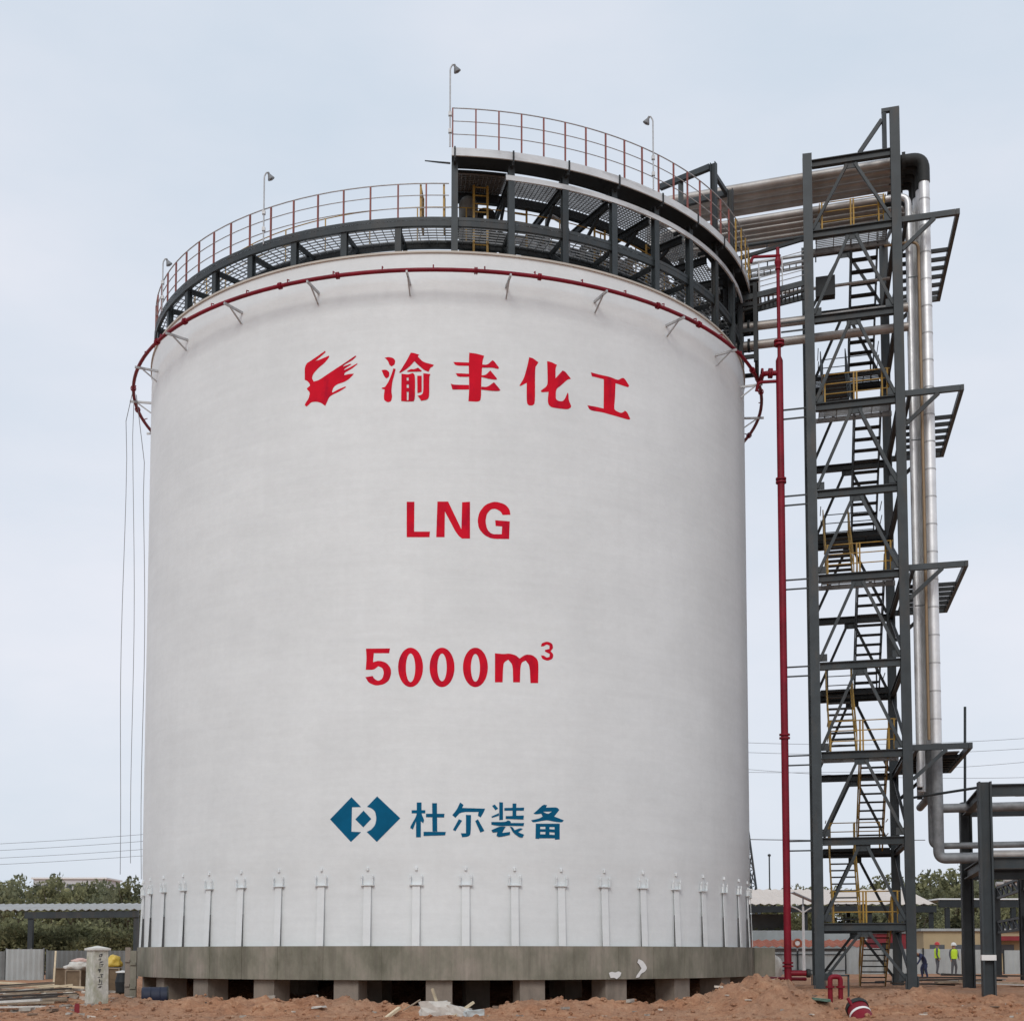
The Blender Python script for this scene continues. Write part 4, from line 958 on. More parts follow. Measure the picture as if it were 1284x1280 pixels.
# ------------------------------------------------------------------ red riser
ris = thing('fire_water_riser', 'tall bright red fire water riser pipe between tank and stair tower', 'pipe', tuple(at(990, 1225, 47.6)))
xr = 9.60; yr = 47.6
def rp(z): return Vector((xr, yr, z))
mb = MB(); mb.tube([rp(0.3), rp(22.95)], 0.13, 16); mb.build('main_pipe', M['red'], ris)
mb = MB(); mb.tube([rp(22.95), rp(23.1)], [0.13, 0.07], 14); mb.tube([rp(23.1), rp(27.15)], 0.065, 12); mb.build('upper_pipe', M['red'], ris)
for z in (1.35, 9.35, 18.55, 23.6):
    mb = MB()
    for s in (-0.05, 0.05): mb.lathe([(0.1, -0.035), (0.19, -0.03), (0.19, 0.03), (0.1, 0.035)], rp(z + s * 1.2), 16)
    mb.build('flange', M['red'], ris)
mb = MB(); e = pt(RR, 70, ZRING); mb.tube(fillet([rp(22.5), rp(22.5) + Vector((-0.6, 0.05, 0)), Vector((e.x + 0.02, e.y, ZRING + 0.02))], 0.2), 0.09, 12); br_ = mb.build('ring_branch', M['red'], ris)
mb = MB()
for q in (0.28, 0.36, 0.62): mb.lathe([(0.09, -0.03), (0.18, -0.03), (0.18, 0.03), (0.09, 0.03)], rp(22.5) + Vector((-q, 0.03, 0)), 14, (1, 0, 0))
mb.build('branch_flange', M['red'], br_)
mb = MB(); mb.tube(fillet([rp(22.2), rp(22.2) + Vector((-0.75, 0.1, 0)), rp(21.9) + Vector((-0.8, 0.2, 0))], 0.15), 0.06, 10); mb.build('lower_branch', M['red'], ris)
mb = MB(); mb.lathe([(0.06, -0.3), (0.11, -0.26), (0.08, -0.18), (0.13, 0), (0.08, 0.18), (0.11, 0.26), (0.06, 0.3)], rp(26.6), 12)
mb.tube(fillet([rp(26.85), rp(26.85) + Vector((-0.9, 0.1, 0)), rp(26.65) + Vector((-0.95, 0.12, 0))], 0.1), 0.055, 8); mb.build('hydrant_valve', M['red'], ris)
mb = MB(); mb.tube([rp(1.05) + Vector((0.1, 0, 0)), rp(1.05) + Vector((0.62, -0.05, 0))], 0.10, 12); mb.build('foot_branch', M['red'], ris)
mb = MB(); mb.lathe([(0.001, 0.12), (0.15, 0.1), (0.15, -0.02), (0.001, -0.03)], rp(1.05) + Vector((0.66, -0.05, 0)), 12, (1, 0, 0)); mb.build('foot_valve', M['black'], ris)

# ------------------------------------------------------------------ hanging ropes at the left
for (x0, y0, x1, y1, lab) in ((158, 528, 149, 1096, 'long grey rope hanging farthest left of the tank'), (168, 500, 165, 1082, 'grey rope hanging between the two others at the tank side'), (181, 580, 178, 1102, 'grey rope hanging closest to the tank side')):
    p0 = at(x0, y0, 50.6); p1 = at(x1, y1, 50.2); P = []
    for k in range(13):
        t = k / 12; p = p0.lerp(p1, t); p.x += 0.05 * math.sin(t * 7 + x0); P.append(p)
    P[0] = at(x0, y0, 50.6)
    mb = MB(); mb.tube([pt(RR, -76.5, ZRING - 0.05) if x0 < 175 else pt(RR - 0.1, -79, ZRING - 0.05)] + P, 0.013, 6)
    tag(mb.build('hanging_rope', M['rope']), lab, 'rope', 'ropes hanging at the left of the tank')

# ------------------------------------------------------------------ pipe rack at the right
RKF = Vector((14.98, 43.0, 0)); RKB = Vector((16.5, 49.4, 0)); RU = Vector((0.985, -0.17, 0)).normalized(); RV = (RKB - RKF).normalized()
rack = thing('pipe_rack', 'dark grey two-tier steel pipe rack at the right edge', 'rack', tuple(RKF + Vector((0, 0, 0.2))))
def K(a, b, z): return RKF + RU * a + RV * b + Vector((0, 0, z))
DK = (RKB - RKF).length
for a in (0.0, 6.0):
    for b in (0.0, DK):
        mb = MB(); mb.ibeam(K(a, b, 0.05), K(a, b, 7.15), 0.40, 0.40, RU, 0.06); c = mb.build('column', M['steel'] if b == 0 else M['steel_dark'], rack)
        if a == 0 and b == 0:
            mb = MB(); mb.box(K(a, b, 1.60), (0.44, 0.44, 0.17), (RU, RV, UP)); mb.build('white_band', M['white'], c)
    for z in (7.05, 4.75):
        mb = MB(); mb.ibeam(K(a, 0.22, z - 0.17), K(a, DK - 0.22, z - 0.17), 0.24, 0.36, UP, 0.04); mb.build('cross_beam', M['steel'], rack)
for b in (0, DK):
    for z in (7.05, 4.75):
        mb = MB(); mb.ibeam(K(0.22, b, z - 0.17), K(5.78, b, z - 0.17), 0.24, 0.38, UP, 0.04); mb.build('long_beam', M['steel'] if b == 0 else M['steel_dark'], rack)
for b, z, r, lab, mm in ((3.2, 7.24, 0.15, 'pale pipe lying on the top tier of the rack', 'alu_old'), (2.6, 5.0, 0.17, 'silver pipe lying on the lower tier of the rack', 'alu_old'), (4.4, 5.05, 0.11, 'slim silver pipe at the back of the lower rack tier', 'alu_old')):
    o = thing('rack_pipe', lab, 'pipe', K(0, b, z), 'pipes lying on the rack')
    mb = MB(); mb.tube([K(0.3, b, z), K(6.5, b, z)], r, 14); mb.build('pipe_run', M[mm], o)
    mb = MB(); mb.box(K(1.5, b, z - r - 0.02), (0.3, 0.3, 0.06), (RU, RV, UP)); mb.build('pipe_shoe', M['steel'], o)
o = thing('thin_pipe', 'thin dark pipe spanning from tower to rack top', 'pipe', T(W3, 2, 7.6))
mb = MB(); mb.tube([T(W3 + 0.2, 1.2, 7.25), K(0.0, 1.2, 7.13)], 0.045, 8); mb.build('pipe_run', M['steel'], o)
o = thing('vent_pole', 'tall slim grey vent pole standing on the back of the rack', 'pole', tuple(at(1210, 1010, 49.3)))
p = at(1210, 1008, 49.3); q = at(1210, 886, 49.3)
mb = MB(); mb.tube([p, q], 0.05, 10); mb.build('pole_shaft', M['steel'], o); mb = MB(); mb.box(p + Vector((0, 0, 0.03)), (0.3, 0.3, 0.06)); mb.build('base_plate', M['steel'], o)

# lattice racks farther back on the right
def lattice_rack(x0, Y0, x1, Y1, z1, z2, label):
    o = thing('lattice_rack', label, 'rack', (at(x0, 1190, Y0).x, Y0, 0.5))
    A = Vector((at(x0, 1190, Y0).x, Y0, 0.5)); B = Vector((at(x1, 1190, Y1).x, Y1, 0.5))
    for p in (A, A.lerp(B, 0.5), B):
        mb = MB(); mb.ibeam(p, p + Vector((0, 0, z2 - 0.5)), 0.3, 0.3, (0, 1, 0), 0.04); mb.build('column', M['steel_dark'], o)
    for z in (z1, z2):
        mb = MB(); d = B - A
        for dz in (0, -0.55): mb.bar(A + Vector((0, -0.2, z - 0.5 + dz)), B + Vector((0, -0.2, z - 0.5 + dz)), 0.12)
        for k in range(10):
            p = A + d * (k / 10); q = A + d * ((k + 1) / 10)
            mb.bar(p + Vector((0, -0.2, z - 0.5)), q + Vector((0, -0.2, z - 1.05)), 0.09); mb.bar(p + Vector((0, -0.2, z - 1.0)), p + Vector((0, -0.2, z - 0.55)), 0.08)
        mb.build('truss', M['steel_dark'], o)
    for k in range(6): mb = MB(); mb.tube([A + (B - A) * (k / 6) + Vector((0, 0, z2 - 0.3)), A + (B - A) * (k / 6) + Vector((1.6, 0, z2 - 0.3))], 0.13, 8); mb.build('short_pipe', M['alu_old'], o)
lattice_rack(1251, 72, 1330, 52, 3.4, 5.2, 'dark lattice truss rack behind the front pipe rack at right')

# ------------------------------------------------------------------ trees
def tree_mesh(seed, h, w, nleaf, leaf, shape):
    rr = random.Random(seed); tb = MB()
    P = [Vector((0, 0, -0.3))]; th = h * 0.55
    for k in range(1, 6): P.append(P[-1] + Vector((rr.uniform(-.12, .12), rr.uniform(-.12, .12), th / 5)) * 1.0)
    tb.tube(P, [0.028 * h * (1 - 0.13 * k) for k in range(6)], 7)
    tips = []
    for k in range(9):
        s = P[rr.randint(2, 5)]; a = rr.uniform(0, 6.28); l = rr.uniform(.25, .5) * w
        e = s + Vector((math.cos(a) * l, math.sin(a) * l, rr.uniform(.12, .36) * h)); m = s.lerp(e, .5) + Vector((0, 0, -.05 * h))
        tb.tube([s, m, e], [0.011 * h, 0.008 * h, 0.003 * h], 5); tips.append(e)
    tips.append(P[-1] + Vector((0, 0, 0.2 * h)))
    cl = []
    for t in tips:
        for q in range(3): cl.append((t + Vector((rr.gauss(0, .13 * w), rr.gauss(0, .13 * w), rr.gauss(0.02 * h, .07 * h))), rr.uniform(.08, .19) * w))
    for q in range(shape):
        a = rr.uniform(0, 6.28); l = rr.uniform(0.1, .5) * w; cl.append((Vector((math.cos(a) * l, math.sin(a) * l, rr.uniform(.12, .6) * h)), rr.uniform(.1, .2) * w))
    lb = MB()
    for k in range(nleaf):
        c, r = cl[rr.randrange(len(cl))]
        d = Vector((rr.gauss(0, 1), rr.gauss(0, 1), rr.gauss(0, .8))); d = d.normalized() * r * rr.random() ** 0.4
        p = c + d
        if p.z > h: p.z = h - rr.random() * 0.3
        if p.z < 0.2: p.z = 0.2 + rr.random()
        a = Vector((rr.gauss(0, 1), rr.gauss(0, 1), rr.gauss(0, 1))).normalized(); b = a.cross(Vector((rr.gauss(0, 1), rr.gauss(0, 1), rr.gauss(0, 1)))).normalized()
        s = leaf * rr.uniform(.5, 1.2)
        lb.add([p - a * s, p + b * s * .55, p + a * s, p - b * s * .55], [(0, 1, 2, 3)])
    return tb, lb
def make_tree(seed, h, w, nleaf, leaf, shape, lm, name, label, cat, group):
    t = thing(name, label, cat, (0, 0, 0), group); tb, lb = tree_mesh(seed, h, w, nleaf, leaf, shape)
    tb.build('trunk', M['trunk'], t, False); lb.build('crown', M[lm], t, False); return t
LR = 'olive green tree in the belt behind the beige shed roof at right'
LL = 'olive green tree in the belt above the grey shed roof at left'
LH = 'dark dense bush filling the space under the left shed roof'
LF = 'small far tree on the skyline between tank and stair tower'
protoA = [make_tree(11, 10, 6.5, 2100, 0.27, 6, 'leaf', 'broadleaf_tree', LR, 'tree', 'trees behind the right sheds'),
          make_tree(12, 10, 5.5, 2000, 0.28, 5, 'leaf', 'broadleaf_tree', LR, 'tree', 'trees behind the right sheds'),
          make_tree(13, 10, 7.2, 2300, 0.29, 7, 'leaf_dark', 'broadleaf_tree', LR, 'tree', 'trees behind the right sheds')]
used = set()
def plant(proto, x, y, sc, rz, label, group):
    if id(proto) not in used: used.add(id(proto)); o = proto
    else: o = copy_tree(proto)
    o.location = (x, y, 0.5); o.scale = sc; o.rotation_euler = (0, 0, rz); o['label'] = label; o['group'] = group; return o
rt = random.Random(21)
for i, (px, ty, Y) in enumerate(((1098, 1100, 128), (1118, 1090, 132), (1140, 1104, 122), (1160, 1096, 130), (1176, 1088, 126), (1196, 1080, 134), (1222, 1078, 128), (1250, 1082, 130), (1272, 1078, 126), (1290, 1080, 131), (1186, 1106, 112), (1234, 1104, 114), (1268, 1108, 110), (1124, 1112, 116), (1150, 1124, 108), (1205, 1130, 105), (1245, 1135, 106), (1100, 1128, 110), (1282, 1136, 104))):
    p = at(px, ty, Y); h = (p.z - 0.5) / 10
    plant(protoA[i % 3], p.x, Y, (h * rt.uniform(.9, 1.15), h * rt.uniform(.9, 1.15), h), rt.uniform(0, 6.3), LR, 'trees behind the right sheds')
for i, (px, ty, Y) in enumerate(((945, 1107, 165), (958, 1112, 150), (975, 1109, 160), (992, 1106, 170), (1008, 1112, 155), (1024, 1106, 160), (1042, 1104, 165), (1056, 1108, 150), (1074, 1104, 158), (1090, 1108, 150))):
    p = at(px, ty, Y); h = (p.z - 0.5) / 10
    plant(protoA[i % 2], p.x, Y, (h * .9, h * .9, h), rt.uniform(0, 6.3), LF, 'far trees between tank and tower')
for i, (px, ty, Y) in enumerate(((-8, 1094, 112), (12, 1098, 118), (30, 1096, 110), (50, 1089, 115), (68, 1097, 108), (84, 1094, 118), (100, 1091, 112), (116, 1100, 116), (132, 1102, 110), (148, 1106, 114), (163, 1100, 108), (176, 1098, 112), (22, 1106, 100), (92, 1108, 102), (140, 1112, 100))):
    p = at(px, ty, Y); h = (p.z - 0.5) / 10
    plant(protoA[i % 3], p.x, Y, (h * rt.uniform(.8, 1.05), h * rt.uniform(.8, 1.05), h), rt.uniform(0, 6.3), LL, 'trees above the left shed roof')
bush = make_tree(31, 5, 5.5, 2600, 0.22, 26, 'leaf', 'bush', LH, 'bush', 'bushes under the left shed roof')
for i, (px, ty, Y) in enumerate(((-6, 1138, 82), (16, 1142, 84), (36, 1146, 82), (58, 1144, 85), (78, 1146, 82), (98, 1148, 84), (118, 1146, 82), (138, 1148, 85), (158, 1146, 83), (28, 1158, 78), (70, 1160, 78), (112, 1160, 78), (150, 1162, 78), (-2, 1154, 78), (172, 1152, 84))):
    p = at(px, ty, Y); h = (p.z - 0.5) / 5
    plant(bush, p.x, Y, (h * 1.1, h * 1.1, h), rt.uniform(0, 6.3), LH, 'bushes under the left shed roof')
bush2 = make_tree(33, 3.4, 4.5, 1800, 0.2, 20, 'leaf_dark', 'bush', 'dark bush growing behind the right hoarding and sheds', 'bush', 'bushes behind the right hoarding')
for i, (px, Y) in enumerate(((950, 98), (975, 100), (1000, 98), (1045, 99), (1080, 101), (1110, 99), (1165, 96), (1190, 98), (1215, 96), (1250, 97), (1275, 96))):
    p = at(px, 1150, Y); plant(bush2, p.x, Y, (1, 1, rt.uniform(.85, 1.2)), rt.uniform(0, 6.3), 'dark bush growing behind the right hoarding and sheds', 'bushes behind the right hoarding')

# ------------------------------------------------------------------ sheds, fences and buildings behind
def corrug(mb, p0, p1, q0, pitch=0.25, amp=0.03):
    """corrugated sheet from edge p0-p1 rising to q0 (parallel edge)"""
    p0, p1, q0 = Vector(p0), Vector(p1), Vector(q0); d = p1 - p0; n = max(4, int(d.length / pitch) * 2); up = (q0 - p0)
    nrm = d.cross(up).normalized(); vs = []
    for k in range(n + 1):
        o = nrm * (amp if k % 2 else -amp); a = p0 + d * (k / n) + o; vs += [a, a + up, a + up - nrm * 0.02, a - nrm * 0.02]
    fs = []
    for k in range(n):
        for q in range(4): fs.append((4 * k + q, 4 * k + (q + 1) % 4, 4 * k + 4 + (q + 1) % 4, 4 * k + 4 + q))
    fs += [(0, 1, 2, 3), (4 * n + 3, 4 * n + 2, 4 * n + 1, 4 * n)]
    mb.add(vs, fs); return mb
sh = thing('open_shed', 'long open shed with beige sheet roof behind the stair tower', 'shed', (23, 97, 0.5))
mb = MB(); corrug(mb, (14.0, 95, 5.2), (29.6, 95, 5.2), (14.0, 102, 6.55), 0.6, 0.05); mb.build('roof', M['roof_beige'], sh)
for x in (16.5, 20.5, 25, 29.3):
    mb = MB(); mb.bar((x, 95.4, 0.5), (x, 95.4, 5.1), 0.28); mb.bar((x, 101.5, 0.5), (x, 101.5, 6.3), 0.28); mb.build('post', M['steel_dark'], sh)
mb = MB(); mb.bar((14.0, 95.2, 4.85), (29.6, 95.2, 4.85), 0.2, 0.45); mb.bar((14, 101.6, 5.8), (29.6, 101.6, 5.8), 0.2, 0.4)
for k in range(8): mb.bar((14.3 + 2.15 * k, 95.4, 4.8), (14.3 + 2.15 * k, 101.5, 6.1), 0.1, 0.2)
mb.build('eaves_truss', M['steel_dark'], sh)
mb = MB(); mb.box((17.5, 101.9, 2.6), (6.5, 0.2, 4.2)); mb.build('back_wall', M['hoard_dark'], sh)
sh2 = thing('dark_canopy', 'dark steel canopy with thin white edge at far right', 'shed', (34, 97, 0.5))
mb = MB(); mb.box((35.3, 97.5, 5.55), (11.2, 5, 0.10)); mb.build('roof', M['white'], sh2)
mb = MB(); mb.bar((29.8, 95.2, 5.22), (40.8, 95.2, 5.22), 0.25, 0.5); mb.build('fascia_beam', M['steel_dark'], sh2)
for x in (30.4, 35, 40):
    mb = MB(); mb.bar((x, 95.3, 0.5), (x, 95.3, 4.95), 0.3); mb.build('post', M['steel_dark'], sh2)
ls = thing('grey_shed', 'open shed with grey corrugated roof at the left of the tank', 'shed', (-24, 76, 0.5))
x0 = at(30, 1140, 75).x; x1 = at(173, 1140, 75).x
mb = MB(); corrug(mb, (x0 - 4, 75, 4.12), (x1, 75, 4.18), (x0 - 4, 80, 4.62), 0.4, 0.05); mb.build('roof', M['roof_grey'], ls)
mb = MB(); mb.bar((x0, 75.2, 3.85), (x1, 75.2, 3.92), 0.2, 0.36); mb.build('eaves_beam', M['steel'], ls)
for x in (x1 - 0.15, x0 + 0.3):
    mb = MB(); mb.bar((x, 75.3, 0.5), (x, 75.3, 3.72), 0.26); mb.build('post', M['steel'], ls)
# low building with orange roof
ob = thing('orange_roofed_building', 'long low building with ribbed orange roof behind the hoarding', 'building', (20, 88, 0.5))
xa = at(943, 1185, 85).x; xb = at(1115, 1185, 85).x
mb = MB(); corrug(mb, (xa - 2, 85, 2.20), (xb, 85, 2.20), (xa - 2, 87.0, 2.62), 0.5, 0.05); mb.build('roof', M['orange'], ob)
mb = MB(); mb.box(((xa + xb) / 2 - 1, 86.6, 1.3), (xb - xa + 1.4, 2.2, 1.55)); mb.build('wall', M['hoard_dark'], ob)
mb = MB(); mb.box(((xa + xb) / 2 - 1, 88.6, 2.3), (xb - xa + 1.6, 0.3, 1.9)); mb.build('parapet', M['hoard'], ob)
sg = thing('round_sign', 'small round orange and white sign by the lamp post', 'sign', at(1000, 1190, 84))
c = at(1000, 1182, 84); mb = MB(); mb.tube([c + Vector((math.cos(k * PI / 10) * 0.22, 0, math.sin(k * PI / 10) * 0.22)) for k in range(20)], 0.07, 8, True); mb.build('rim', M['orange'], sg)
mb = MB(); mb.lathe([(0.001, 0), (0.17, 0), (0.17, 0.04), (0.001, 0.04)], c, 20, (0, 1, 0)); mb.build('disc', M['white'], sg); mb = MB(); mb.bar((c.x, c.y + 0.1, 0.5), (c.x, c.y + 0.1, c.z), 0.06); mb.build('post', M['galv'], sg)
# cream building
cb = thing('cream_building', 'low cream walled building behind the far right hoarding', 'building', (32, 89, 0.5))
xa = at(1158, 1180, 88).x
mb = MB(); mb.box((xa + 6.5, 90, 1.85), (13, 4, 2.7)); mb.build('wall', M['cream'], cb)
mb = MB(); mb.box((xa + 6.5, 90, 3.28), (13.4, 4.4, 0.16)); mb.build('roof_edge', M['hoard'], cb)
for px in (1175, 1203, 1226, 1262):
    x = at(px, 1186, 88).x; mb = MB(); mb.box((x, 87.99, 2.05), (0.95, 0.05, 0.55)); mb.build('window', M['win'], cb)
x = at(1268, 1176, 87).x; mb = MB(); mb.box((x, 87.3, 2.72), (2.6, 1.3, 0.28)); mb.build('red_awning', M['crimson'], cb)
# crimson container seen between the tower legs
cc = thing('crimson_cabin', 'crimson site cabin seen between the stair tower legs', 'cabin', at(1122, 1200, 82))
p = at(1120, 1190, 82); mb = MB(); mb.box((p.x, 83.2, 1.7), (1.9, 2.2, 2.5)); mb.build('wall', M['crimson'], cc); mb = MB(); mb.box((p.x, 83.2, 3.0), (2.1, 2.4, 0.1)); mb.build('roof', M['hoard_dark'], cc)
mb = MB(); mb.box((p.x - 0.3, 82.08, 1.5), (0.7, 0.05, 1.8)); mb.build('door', M['steel_dark'], cc)
# hoarding, panel by panel
def hoarding(px0, px1, Y, z1, label, m='hoard', bars=True):
    p0 = at(px0, 1200, Y).x; p1 = at(px1, 1200, Y).x; n = max(1, round((p1 - p0) / 2.3)); w = (p1 - p0) / n
    o = thing('site_hoarding', label, 'hoarding', (p0, Y, 0.5))
    for k in range(n):
        zz = z1 + rnd.uniform(-0.05, 0.05)
        mb = MB(); corrug(mb, (p0 + w * k + 0.03, Y, 0.48), (p0 + w * (k + 1) - 0.03, Y, 0.48), (p0 + w * k + 0.03, Y + rnd.uniform(-.06, .06), zz), 0.3, 0.02); mb.build('panel', M[m], o)
        mb = MB(); mb.bar((p0 + w * k, Y - 0.06, 0.45), (p0 + w * k, Y - 0.06, zz + 0.06), 0.07); mb.build('post', M['steel_dark'], o)
    if bars:
        mb = MB(); mb.bar((p0, Y - 0.08, z1 - 0.15), (p1, Y - 0.08, z1 - 0.15), 0.04); mb.bar((p0, Y - 0.08, 0.8), (p1, Y - 0.08, 0.8), 0.04); mb.build('rail', M['steel_dark'], o)
hoarding(940, 1060, 78, 1.85, 'grey barred hoarding between tank and stair tower', 'hoard', True)
hoarding(1060, 1206, 79, 2.06, 'pale grey hoarding behind the stair tower legs', 'hoard', False)
hoarding(1206, 1245, 80, 2.02, 'pale hoarding right behind the rack columns', 'hoard', False)
hoarding(1258, 1300, 80, 1.95, 'pale hoarding at the far right edge', 'hoard', False)
o = thing('brown_gate', 'narrow brown gate leaf between two hoardings at right', 'gate', at(1252, 1217, 80)); p = at(1250, 1200, 80)
mb = MB(); mb.box((p.x, 80, 1.3), (0.42, 0.08, 1.55)); mb.build('leaf', M['brown_door'], o); mb = MB(); mb.bar((p.x - 0.28, 80, 0.5), (p.x - 0.28, 80, 2.1), 0.08); mb.build('post', M['cream'], o)
mb = MB(); mb.box((p.x + 0.13, 79.94, 1.3), (0.05, 0.05, 0.16)); mb.build('handle', M['galv'], o)
def metal_fence(px0, px1, Y, z1, label, m):
    p0 = at(px0, 1200, Y).x; p1 = at(px1, 1200, Y).x; o = thing('metal_fence', label, 'fence', (p0, Y, 0.5))
    mb = MB(); corrug(mb, (p0, Y, 0.5), (p1, Y, 0.5), (p0, Y, z1), 0.22, 0.03); mb.build('sheet', M[m], o)
    mb = MB()
    for k in range(4): x = p0 + (p1 - p0) * k / 3; mb.bar((x, Y + 0.08, 0.4), (x, Y + 0.08, z1 + 0.05), 0.06)
    mb.build('post', M['hoard_dark'], o)
metal_fence(-30, 6, 62, 1.84, 'dark corrugated fence sheet at the left picture edge', 'hoard_dark')
metal_fence(7, 54, 62, 1.94, 'pale corrugated metal fence at left below the bushes', 'hoard')
metal_fence(58, 172, 64, 1.88, 'dull grey corrugated fence behind the brown boxes', 'hoard_dark')
fb = thing('far_building', 'pale flat roofed building far behind the left trees', 'building', (-80, 210, 0.5))
xa = at(42, 1100, 210).x; xb = at(132, 1100, 210).x
mb = MB(); mb.box(((xa + xb) / 2, 214, 6.9), (xb - xa, 8, 12.8)); mb.build('wall', M['bld'], fb)
mb = MB(); mb.box(((xa + xb) / 2, 214, 13.4), (xb - xa + 0.6, 8.6, 0.25)); mb.build('roof', M['white'], fb)
for k in range(9):
    for z in (12.0, 9.6):
        mb = MB(); mb.box((xa + 0.8 + k * (xb - xa - 1.6) / 8, 209.98, z), (0.8, 0.06, 1.0)); mb.build('window', M['win'], fb)

# masts, poles, wires
def mast():
    o = thing('lattice_mast', 'lattice transmission mast half hidden behind the right tank edge', 'mast', at(930, 1180, 150)); c = at(928, 1180, 150); H = 21.0
    mb = MB(); Pq = lambda s, t, z: Vector((c.x + s * (2.2 * (1 - z / H) + 0.25), c.y + t * (2.2 * (1 - z / H) + 0.25), 0.5 + z))
    for s in (-1, 1):
        for t in (-1, 1): mb.bar(Pq(s, t, 0), Pq(s, t, H), 0.16)
    mb.build('leg', M['steel'], o); mb = MB()
    for k in range(12):
        z0, z1 = H * k / 12, H * (k + 1) / 12
        for t in (-1, 1):
            mb.bar(Pq(-1, t, z0), Pq(1, t, z1), 0.1); mb.bar(Pq(1, t, z0), Pq(-1, t, z1), 0.1)
            mb.bar(Pq(t, -1, z0), Pq(t, 1, z1), 0.1); mb.bar(Pq(t, 1, z0), Pq(t, -1, z1), 0.1)
    mb.build('lacing', M['steel'], o)
mast()
o = thing('distant_pole', 'thin distant pole rising right of the lattice mast', 'pole', at(966, 1190, 170)); p = at(966, 1180, 170); q = at(966, 1072, 170)
mb = MB(); mb.tube([(p.x, p.y, 0.4), (p.x, p.y, q.z)], 0.09, 6); mb.build('shaft', M['steel'], o); mb = MB(); mb.lathe([(0.001, 0), (0.2, 0.1), (0.2, 0.3), (0.001, 0.4)], (p.x, p.y, q.z - 0.2), 8); mb.build('finial', M['steel'], o)
def wire(x0, y0, x1, y1, Y, sag, label, grp, r=0.03):
    p0 = at(x0, y0, Y); p1 = at(x1, y1, Y + 8); P = []
    for k in range(25):
        t = k / 24; p = p0.lerp(p1, t); p.z -= sag * 4 * t * (1 - t); P.append(p)
    mb = MB(); mb.tube(P, r, 5); tag(mb.build('power_line', M['wire']), label, 'wire', grp)
for i, (a, b) in enumerate(((1058, 1040), (1066, 1049), (1075, 1060), (1083, 1068))):
    wire(-160, a + 6, 420, b - 18, 150, 0.6, 'thin power line crossing the sky left of the tank', 'power lines at left', 0.022)
for i, (a, b) in enumerate(((926, 913), (938, 926), (965, 940), (955, 968))):
    wire(840, a, 1420, b, 150, 1.2, 'thin power line crossing the sky at right behind the tower', 'power lines at right', 0.022)
wire(880, 1051, 1160, 1053, 150, 0.1, 'low cable running behind the red riser', None, 0.05)

# solar street lamp
sl = thing('solar_street_lamp', 'white twin-arm street lamp with tilted solar panel by the tower', 'street lamp', at(1008, 1214, 74)); b = at(1008, 1205, 74); b.z = 0.5; tz = at(1008, 1136, 74).z
mb = MB(); mb.tube([b, Vector((b.x, b.y, tz))], [0.09, 0.06], 10); mb.build('pole', M['white'], sl)
for s in (-1, 1):
    mb = MB(); mb.tube(fillet([(b.x, b.y, tz - 0.35), (b.x + s * 0.35, b.y, tz - 0.1), (b.x + s * 0.75, b.y, tz + 0.02)], .2), 0.04, 8); a_ = mb.build('arm', M['white'], sl)
    mb = MB(); mb.box((b.x + s * 0.85, b.y, tz + 0.03), (0.42, 0.2, 0.07)); mb.build('lamp_head', M['white'], a_)
ax = Vector((0.9, 0, -0.4)).normalized(); mb = MB(); mb.box((b.x, b.y, tz + 0.5), (1.3, 0.9, 0.05), (ax, Vector((0, 1, 0)), ax.cross(Vector((0, 1, 0))))); mb.bar((b.x, b.y, tz), (b.x, b.y, tz + 0.46), 0.07); mb.build('solar_panel', M['panel'], sl)

